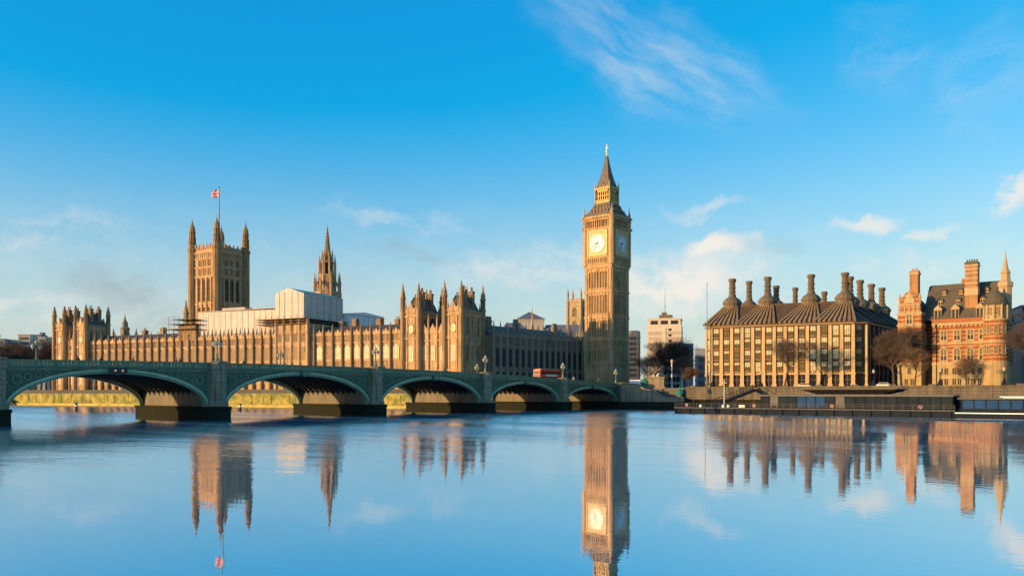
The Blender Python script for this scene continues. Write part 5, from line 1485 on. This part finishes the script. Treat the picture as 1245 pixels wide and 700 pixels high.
# ------------------------------------------------------------------ horse and chariot statue
sta = thing('chariot_statue', 'dark bronze chariot with two rearing horses on a pale stone plinth beside the steps', 'statue', (11.2, 5.0, 6.6), R(18))
b = MB(); b.box(-3.6, 3.6, -2.1, 2.1, -1.5, .5); b.box(-3.1, 3.1, -1.7, 1.7, .5, 3.4); b.box(-3.4, 3.4, -2.0, 2.0, 3.4, 3.8); b.box(-3.2, 3.2, -1.8, 1.8, .5, .9)
b.build('plinth', ['granite'], sta)
def horse(y, dx):
    me = bpy.data.meshes.new('horse')
    J = {'rump': (-.75, y, 1.35), 'belly': (-.1, y, 1.55), 'chest': (.55, y, 1.95), 'neck': (.85, y, 2.45), 'poll': (1.05, y, 2.85), 'muzzle': (1.5, y, 2.6),
         'hk1': (-.75, y - .2, .95), 'hh1': (-1.05, y - .2, .55), 'hf1': (-.95, y - .2, .06), 'hk2': (-.7, y + .2, .95), 'hh2': (-.95, y + .2, .52), 'hf2': (-.8, y + .2, .06),
         'fk1': (1.05, y - .18, 1.75), 'ff1': (1.15, y - .18, 1.3), 'fk2': (1.15, y + .18, 1.95), 'ff2': (1.3, y + .18, 1.5), 'tail': (-1.15, y, 1.3), 'tip': (-1.4, y, .75)}
    E = [('rump', 'belly'), ('belly', 'chest'), ('chest', 'neck'), ('neck', 'poll'), ('poll', 'muzzle'), ('rump', 'hk1'), ('hk1', 'hh1'), ('hh1', 'hf1'), ('rump', 'hk2'), ('hk2', 'hh2'), ('hh2', 'hf2'),
         ('chest', 'fk1'), ('fk1', 'ff1'), ('chest', 'fk2'), ('fk2', 'ff2'), ('rump', 'tail'), ('tail', 'tip')]
    rad = dict(rump=.36, belly=.36, chest=.36, neck=.22, poll=.15, muzzle=.09, hk1=.2, hh1=.1, hf1=.08, hk2=.2, hh2=.1, hf2=.08, fk1=.12, ff1=.08, fk2=.12, ff2=.08, tail=.1, tip=.05)
    names = list(J)
    me.from_pydata([(J[n][0] + dx, J[n][1], J[n][2]) for n in names], [(names.index(a), names.index(c)) for a, c in E], [])
    o = bpy.data.objects.new('horse', me); col.objects.link(o)
    o.modifiers.new('skin', 'SKIN')
    for i, n in enumerate(names):
        v = me.skin_vertices[0].data[i]; v.radius = (rad[n], rad[n]); v.use_root = n == 'rump'
    s_ = o.modifiers.new('sub', 'SUBSURF'); s_.levels = 1
    bpy.context.view_layer.update()
    m2 = bpy.data.meshes.new_from_object(o.evaluated_get(bpy.context.evaluated_depsgraph_get()))
    o.modifiers.clear(); o.data = m2; m2.materials.clear(); m2.materials.append(MATS['bronze'])
    for p in m2.polygons: p.use_smooth = True
    o.parent = sta; o.location = (0, 0, 3.75); o.scale = (1.25,) * 3
horse(-.5, .9); horse(.5, .9)
b = MB(); cx = -1.7
for sy in (-1, 1):
    for k in range(12):
        t0, t1 = 2 * math.pi * k / 12, 2 * math.pi * (k + 1) / 12
        b.bar((cx + .62 * math.cos(t0), sy * .85, 4.42 + .62 * math.sin(t0)), (cx + .62 * math.cos(t1), sy * .85, 4.42 + .62 * math.sin(t1)), .07)
        if k % 2 == 0: b.bar((cx, sy * .85, 4.42), (cx + .6 * math.cos(t0), sy * .85, 4.42 + .6 * math.sin(t0)), .04)
b.tube((cx, -.95, 4.42), (cx, .95, 4.42), .08, .08, 6); b.box(cx - .7, cx + .6, -.65, .65, 4.5, 4.65); b.box(cx + .5, cx + .62, -.65, .65, 4.6, 5.5)
b.bar((cx + .5, 0, 4.6), (1.0, 0, 5.3), .07)
b.lathe(cx, 0, [(.34, 4.65), (.26, 5.5), (.3, 5.9), (.22, 6.2), (.1, 6.3), (.16, 6.42), (.16, 6.6), (.05, 6.72)], 8)
b.bar((cx, -.2, 6.1), (cx + .4, -.7, 6.5), .07); b.bar((cx + .4, -.7, 5.2), (cx + .4, -.7, 7.4), .035); b.bar((cx, .2, 6.1), (cx + .3, .7, 6.5), .07)
b.build('chariot', ['bronze'], sta)
gl = thing('column_lamp', 'slim pale column lamp rising behind the horse statue', 'street lamp', (14.8, 9.4, 6.6))
b = MB(); b.lathe(0, 0, [(.4, 0), (.4, .8), (.2, 1), (.15, 7.5), (.35, 7.8), (.12, 8)], 8); b.build('post', ['cream'], gl)
b = MB(); b.lathe(0, 0, [(.18, 8), (.42, 8.7), (.45, 8.9), (.1, 9.5)], 8); b.build('lantern', ['lamp_glass'], gl)
# green kiosks
for (x, y, z, lb, kind) in ((8.6, 2.9, 6.6, 'small green roofed kiosk in front of the statue plinth', 0), (22.6, -.0, 2.9, 'green bell shaped ticket tent at the foot of the steps', 1)):
    t = thing('kiosk', lb, 'kiosk', (x, y, z))
    b = MB()
    if kind == 0: b.box(-.9, .9, -.7, .7, 0, 2.2)
    else: b.lathe(0, 0, [(.9, .6), (.85, 2.2)], 6)
    b.build('booth', ['tent_green'], t)
    b = MB(); b.lathe(0, 0, [(1.35, 2.15), (1.3, 2.3), (.8, 2.9), (.35, 3.5), (.12, 4.2), (.02, 4.5)], 8); b.build('roof', ['tent_green'], t)
    b = MB(); b.box(-.6, .6, -.92 if kind else -.74, -.7, 1.1, 1.9); b.build('counter', ['ink'], t)

# ------------------------------------------------------------------ floating pier and boats
def chain(b, pts, r, m=0):
    for p, q in zip(pts, pts[1:]): b.tube(p, q, r, r, 4, m)
FY = -37.0
pon = thing('floating_pier', 'long dark floating pier with railings moored along the embankment', 'pier', (40.6, FY, 0))
b = MB(); L = 65.0
b.box(0, L, 0, 9, -.8, 1.35, 0); b.box(-.1, L + .1, -.12, 9.1, 1.35, 1.55, 1)
for k in range(17): b.box(k * 4 - .15 + .3, k * 4 + .15 + .3, -.3, 0, -.6, 1.3, 0)
b.build('pontoon', ['hull_dark', 'pier_roof'], pon)
b = MB()
for z in (1.95, 2.3, 2.65): b.tube((0, .15, z), (L, .15, z), .035, .035, 4)
for k in range(33): b.tube((k * 2.03 + .05, .15, 1.5), (k * 2.03 + .05, .15, 2.68), .045, .045, 4)
b.build('railing', ['pier_roof'], pon)
for k, x in enumerate((5, 19, 26)):
    m = MB(); m.lathe(x, 1.2, [(.5, 1.55), (.5, 2.1), (.4, 2.2)], 8); m.build('bollard', ['hull_dark'], pon)
sh = thing('pier_shelter', 'long glazed waiting shelter with a flat grey roof on the floating pier', 'shelter', (67.2, FY + 1.0, 1.55))
b = MB(); b.box(-4, 38.0, -.5, 6.5, 2.95, 3.2); b.box(-4.1, 38.1, -.6, -.4, 2.85, 3.25); b.build('roof', ['pier_roof'], sh)
b = MB()
for k in range(20): b.box(-3.9 + k * 2.2 - .07, -3.9 + k * 2.2 + .07, -.05, .1, 0, 2.95); b.box(-3.9 + k * 2.2 - .07, -3.9 + k * 2.2 + .07, 6.0, 6.15, 0, 2.95)
b.build('posts', ['hull_dark'], sh)
for k in range(19):
    m = MB(); m.box(-3.83 + k * 2.2 + .05, -3.83 + (k + 1) * 2.2 - .2, -.02, .03, .15, 2.9)
    kind = 'blue_panel' if k in (4, 5, 6) else ('pier_roof' if k in (1, 8) else 'hull_dark' if k in (0, 10, 14) else 'pier_glass')
    m.build('glass_panel', [kind], sh)
b = MB(); b.box(-3.8, 37.9, 5.4, 5.5, 0, 2.9); b.build('back_wall', ['hull_dark'], sh)
cn = thing('pier_canopy', 'dark wide flat canopy rising above the shelter roof in front of the sandstone office', 'canopy', (69.6, FY + 10, 0))
b = MB(); b.prism([(0, 6.0), (22, 6.0), (21.4, 5.55), (18.4, 4.9), (4.0, 4.9)], 'y', 0, 9); b.build('canopy_roof', ['canopy'], cn)
b = MB(); b.prism([(-.3, 6.0), (22.3, 6.0), (22.0, 6.22), (0, 6.22)], 'y', -.2, 9.2); b.build('roof_edge', ['pier_roof'], cn)
b = MB(); b.box(4, 18, .5, 8.5, -.8, 1.3)
for x in (5, 9.3, 13.6, 17.6):
    for y in (1, 8): b.tube((x, y, 1.3), (x, y, 5.0), .12, .12, 6)
b.build('supports', ['hull_dark'], cn)
def boat(label, x, y, L, hullm, cabm, roofm, blue):
    t = thing('river_boat', label, 'boat', (x, y, 0))
    b = MB()
    top = [(0, 0), (L - 5, 0), (L - 1.5, 1.2), (L, 2.5), (L - 1.5, 3.8), (L - 5, 5), (0, 5)]
    n = len(top)
    vv = [(px, 2.5 + (py - 2.5) * .82, -.7) for px, py in top] + [(px, py, 1.25) for px, py in top]
    b.add(vv, [tuple(range(n))[::-1], tuple(range(n, 2 * n))] + [(i, (i + 1) % n, n + (i + 1) % n, n + i) for i in range(n)], 0)
    b.box(0, L - 5, -.08, .0, .95, 1.15, 1); b.build('hull', [hullm, 'white_paint'], t)
    b = MB(); b.box(1, L - 6, .5, 4.5, 1.25, 1.9, 0); b.box(1, L - 6, .6, 4.4, 1.9, 3.9, 0); b.build('cabin', [cabm], t)
    nn = int((L - 8) / 2.1)
    for k in range(nn):
        m = MB(); x0 = 1.3 + k * (L - 8) / nn; m.box(x0 + .12, x0 + (L - 8) / nn - .12, .52, .64, 1.95, 3.7); m.build('window', ['blue_panel' if k < blue else 'pier_glass'], t)
    b = MB(); b.box(.4, L - 5.4, .2, 4.8, 3.9, 4.12, 0); b.build('roof', [roofm], t)
    b = MB()
    for z in (1.75, 2.15): b.tube((L - 5, .1, z), (L - 1.4, 1.25, z), .04, .04, 4)
    for p in ((L - 5, .1), (L - 3.2, .65), (L - 1.4, 1.25)): b.tube((p[0], p[1], 1.2), (p[0], p[1], 2.2), .04, .04, 4)
    b.build('railing', ['white_paint'], t)
    return t
boat('dark tour boat with blue side windows moored at the right end of the pier', 105.9, FY - 1.2, 34, 'hull_dark', 'hull_dark', 'pier_roof', 5)
tb_ = boat('tour boat with a bright white roof moored behind the dark tour boat', 112.5, FY + 6, 30, 'hull_dark', 'white_paint', 'white_paint', 0)
tb_.location.z = .35
for k, (x, z) in enumerate(((47.5, 1.55), (53.6, 1.55), (55.0, 1.55), (58.6, 1.55))):
    t = thing('locker', ('small white locker alone on the open pier deck', 'left of two small white lockers side by side on the pier deck', 'right of two small white lockers side by side on the pier deck', 'wide white locker on the pier deck left of the shelter')[k], 'locker', (x, FY + .9, z), 0, 'white lockers on the pier')
    wd = 1.5 if k == 3 else .5
    b = MB(); b.box(-wd / 2, wd / 2, -.3, .3, .1, .72); b.build('box', ['white_paint'], t)
    b = MB(); b.box(-wd / 2 - .04, wd / 2 + .04, -.34, .34, .72, .8); b.build('lid', ['pier_roof'], t)
mast = thing('mast', 'thin pale mooring mast standing up from the pier deck', 'mast', (52.6, FY + 3.6, 1.55))
b = MB(); b.tube((0, 0, 0), (0, 0, 7.2), .12, .07, 6); b.tube((-.7, 0, 6.2), (.7, 0, 6.2), .05, .05, 4); b.lathe(0, 0, [(.3, 0), (.3, .15)], 8); b.build('pole', ['cream'], mast)
gg = thing('gangway', 'sloping grey gangway from the pier up to the embankment', 'gangway', (0, 0, 0))
b = MB()
for y0, y1, z0, z1 in ((FY + 8.5, -.2, 1.7, 6.2),):
    for x in (46, 48): 
        b.bar((x, y0, z0), (x, y1, z1), .12); b.bar((x, y0, z0 + 1.3), (x, y1, z1 + 1.3), .08)
        for k in range(14):
            t = k / 13; b.bar((x, y0 + (y1 - y0) * t, z0 + (z1 - z0) * t), (x, y0 + (y1 - y0) * t, z0 + (z1 - z0) * t + 1.3), .05)
    b.add([(46, y0, z0 + .1), (48, y0, z0 + .1), (48, y1, z1 + .1), (46, y1, z1 + .1)], [(0, 1, 2, 3)])
b.build('truss', ['hull_dark'], gg)
for i, (x, y, h, m_, lb) in enumerate(((-98.9, -126.9, 2.2, 'timber_dark', 'dark mooring post in the water seen through the leftmost arch'), (-63.2, -97.6, 2.0, 'timber_dark', 'dark mooring post in the water seen through the second arch from the left'),
                                       (-27.2, -63.5, 4.6, 'granite_pale', 'pale mooring post standing in the water in the third arch from the left'))):
    t = thing('mooring_post', lb, 'mooring post', (x, y, 0), 0, 'posts standing in the river')
    b = MB(); r_ = .32; b.lathe(0, 0, [(r_, -2), (r_, h), (r_ * .7, h + .25)], 10); b.build('post', [m_], t)
    b = MB(); b.lathe(0, 0, [(r_ + .08, h - .7), (r_ + .08, h - .35)], 10); b.build('band', ['white_paint' if i < 2 else 'timber_dark'], t)

# ------------------------------------------------------------------ embankment lamps, coach, people on the pier
el0 = None
for i, (x, lb) in enumerate(((33, 'black embankment lamp right of the green ticket tent'), (48, 'black embankment lamp behind the thin mooring mast'), (63, 'black embankment lamp above the left end of the glazed shelter'),
                             (79, 'black embankment lamp before the middle of the sandstone office'), (95, 'black embankment lamp in front of the gabled brick tower'), (109, 'black embankment lamp behind the moored tour boats'))):
    if el0 is None:
        el0 = thing('embankment_lamp', lb, 'street lamp', (x, .9, 7.1), 0, 'globe lamps on the embankment wall')
        b = MB(); b.box(-.5, .5, -.5, .5, 0, .75); b.lathe(0, 0, [(.42, .75), (.3, 1.2), (.12, 1.6), (.09, 3.3), (.2, 3.4)], 8); b.build('post', ['hull_dark'], el0)
        b = MB(); b.lathe(0, 0, [(.12, 3.4), (.3, 3.55), (.38, 3.8), (.3, 4.05), (.1, 4.2)], 10); b.lathe(0, 0, [(.12, 4.2), (.04, 4.5)], 6); b.build('globe', ['lamp_glass'], el0)
    else: dup(el0, (x, .9, 7.1), 0, lb)
car('black taxi on the embankment road behind the wall, left of the shelter', 58.5, 8.0, 6.61, 0, 'car_black')
car('silver car on the embankment road between the office and the brick building', 80.0, 8.0, 6.61, 0, 'car_silver')
for i, (pr0, x, lb) in enumerate(((pw, 45.2, 'person in dark coat walking on the open left end of the pier'), (ps_, 56.8, 'person standing by the pier railing near the white lockers'), (pr_, 61.4, 'person in a red coat on the pier deck just left of the shelter'))):
    o = dup(pr0, (x, FY + 1.4, 1.56), R(90 if i else -90)); tag(o, lb, 'person'); o['group'] = 'people on the pier'
for i, x in enumerate((44, 62, 80.5, 99)):
    t = thing('life_ring', ('red life ring at the left end of the pier railing', 'red life ring on the railing left of the shelter', 'red life ring below the middle of the dark canopy', 'red life ring near the right end of the shelter')[i], 'life ring', (x, FY + .02, 2.15), 0, 'life rings on the pier railing')
    b = MB()
    for k in range(14):
        t0, t1 = 2 * math.pi * k / 14, 2 * math.pi * (k + 1) / 14
        b.tube((.3 * math.cos(t0), 0, .3 * math.sin(t0)), (.3 * math.cos(t1), 0, .3 * math.sin(t1)), .075, .075, 6, 1 if k in (0, 4, 7, 11) else 0)
    b.build('ring', ['bus_red', 'white_paint'], t)

# ------------------------------------------------------------------ bare winter trees
def grow(seed, height, spread, twigm, depth=5):
    """trunk and main limbs; the crown is the thinner branches ending in sprays of fine twigs"""
    rr = random.Random(seed); tr, cr = MB(), MB()
    def U(lo=-1.0, hi=1.0): return rr.uniform(lo, hi)
    def twigs(p, d, L, n):
        for _ in range(n):
            s_ = (d * .8 + Vector((U(), U(), U(-.3, .8))) * .9).normalized()
            e = p + s_ * L * rr.uniform(.6, 1.2)
            mid = p + s_ * L * .5 + Vector((U(), U(), U())) * L * .08
            cr.tube(p, mid, .016, .012, 3, 0, caps=False); cr.tube(mid, e, .012, .006, 3, 0, caps=False)
            for _k in range(2):
                f = mid + (s_ + Vector((U(), U(), U(-.4, .7)))).normalized() * L * .5
                cr.tube(mid, f, .010, .005, 3, 0, caps=False)
    def branch(p, d, L, r, lev):
        n = 3 if lev < 3 else 2
        q = p
        for k in range(n):
            d2 = (d + Vector((U(), U(), U(-.35, .55))) * (.12 + .05 * lev)).normalized()
            q2 = q + d2 * L / n
            r0, r1 = r * (1 - .3 * k / n), r * (1 - .3 * (k + 1) / n)
            (tr if lev < 2 else cr).tube(q, q2, r0, r1, 6 if lev < 2 else 4 if lev < 4 else 3, 0, caps=False)
            q, d = q2, d2
            if lev < depth and (k > 0 or lev > 0):
                for _ in range(2 if lev == 0 and k == 2 else 1):
                    side = Vector((U(), U(), U(-.1, .7))).normalized()
                    branch(q, (d * .5 + side * spread).normalized(), L * rr.uniform(.52, .74), max(r1 * .5, .016), lev + 1)
            if lev >= 3: twigs(q, d, L * .8 + .7, 1)
        if lev < depth:
            for _ in range(2):
                side = Vector((U(), U(), U(-.1, .6))).normalized()
                branch(q, (d * .75 + side * spread * .8).normalized(), L * rr.uniform(.55, .78), max(r1 * .6, .016), lev + 1)
        else: twigs(q, d, L * 1.0 + .8, 2)
    branch(Vector((0, 0, 0)), Vector((0, 0, 1)), height * .34, height * .02, 0)
    return tr.mesh('trunk', ['bark']), cr.mesh('crown', [twigm])
kinds_t = [grow(3, 16, .8, 'twig'), grow(11, 16, .9, 'twig'), grow(23, 16, .7, 'twig_brown'), grow(31, 16, .75, 'twig', 4), grow(47, 16, .9, 'twig_brown', 4)]
def tree(label, x, y, z, k, s, rz, group=None):
    t = thing('bare_tree', label, 'tree', (x, y, z), R(rz), group)
    t.scale = (s, s, s)
    put('trunk', kinds_t[k][0], t); put('crown', kinds_t[k][1], t)
tree('big bare tree between the sandstone office and the red brick building', 77.4, 27, 6.6, 0, 1.2, 0)
tree('slim bare tree in front of the sandstone office pillars', 49.0, 16.5, 6.6, 3, 1.05, 150)
tree('bare tree in front of the gabled brick tower', 86.6, 11.5, 6.6, 4, .8, 200)
tree('small bare tree in front of the granite base of the brick building', 98.5, 14, 6.6, 4, .6, 20)
tree('big dark bare tree at the right edge of the view beside the brick building', 116.0, 15, 6.6, 1, 1.3, 40)
tree('bare tree cut by the right edge behind the dark boat', 121, 8, 6.6, 0, 1.15, 300)
tree('large bare tree right of the clock tower below the pale tower block', -28, 86, 6.6, 1, 1.35, 10)
tree('bare tree half hidden behind the chariot statue', -12, 70, 6.6, 4, 1.0, 60)
tree('bare brown tree close to the clock tower foot', -26, 64, 6.6, 4, 1.0, 100)
tree('bare tree in front of the blue grey office block', -10, 92, 6.6, 3, .95, 140)
tree('bare tree at the left corner of the sandstone office', 3.5, 62, 6.6, 3, .8, 210)
tree('small bare tree between the statue and the flagpole', 2.0, 46, 6.6, 2, .6, 260)
for i, (x, y) in enumerate(((-350, -63), (-389, -47), (-372, -50), (-355, -53), (-393, -36), (-376, -39), (-359, -43), (-343, -46), (-380, -29), (-364, -32), (-348, -36))):
    tree('bare brown tree of the riverside garden at the far left', x, y, 6.0, i % 3, 1.55 + .18 * ((i * 7) % 3), i * 50, 'trees in the riverside garden')
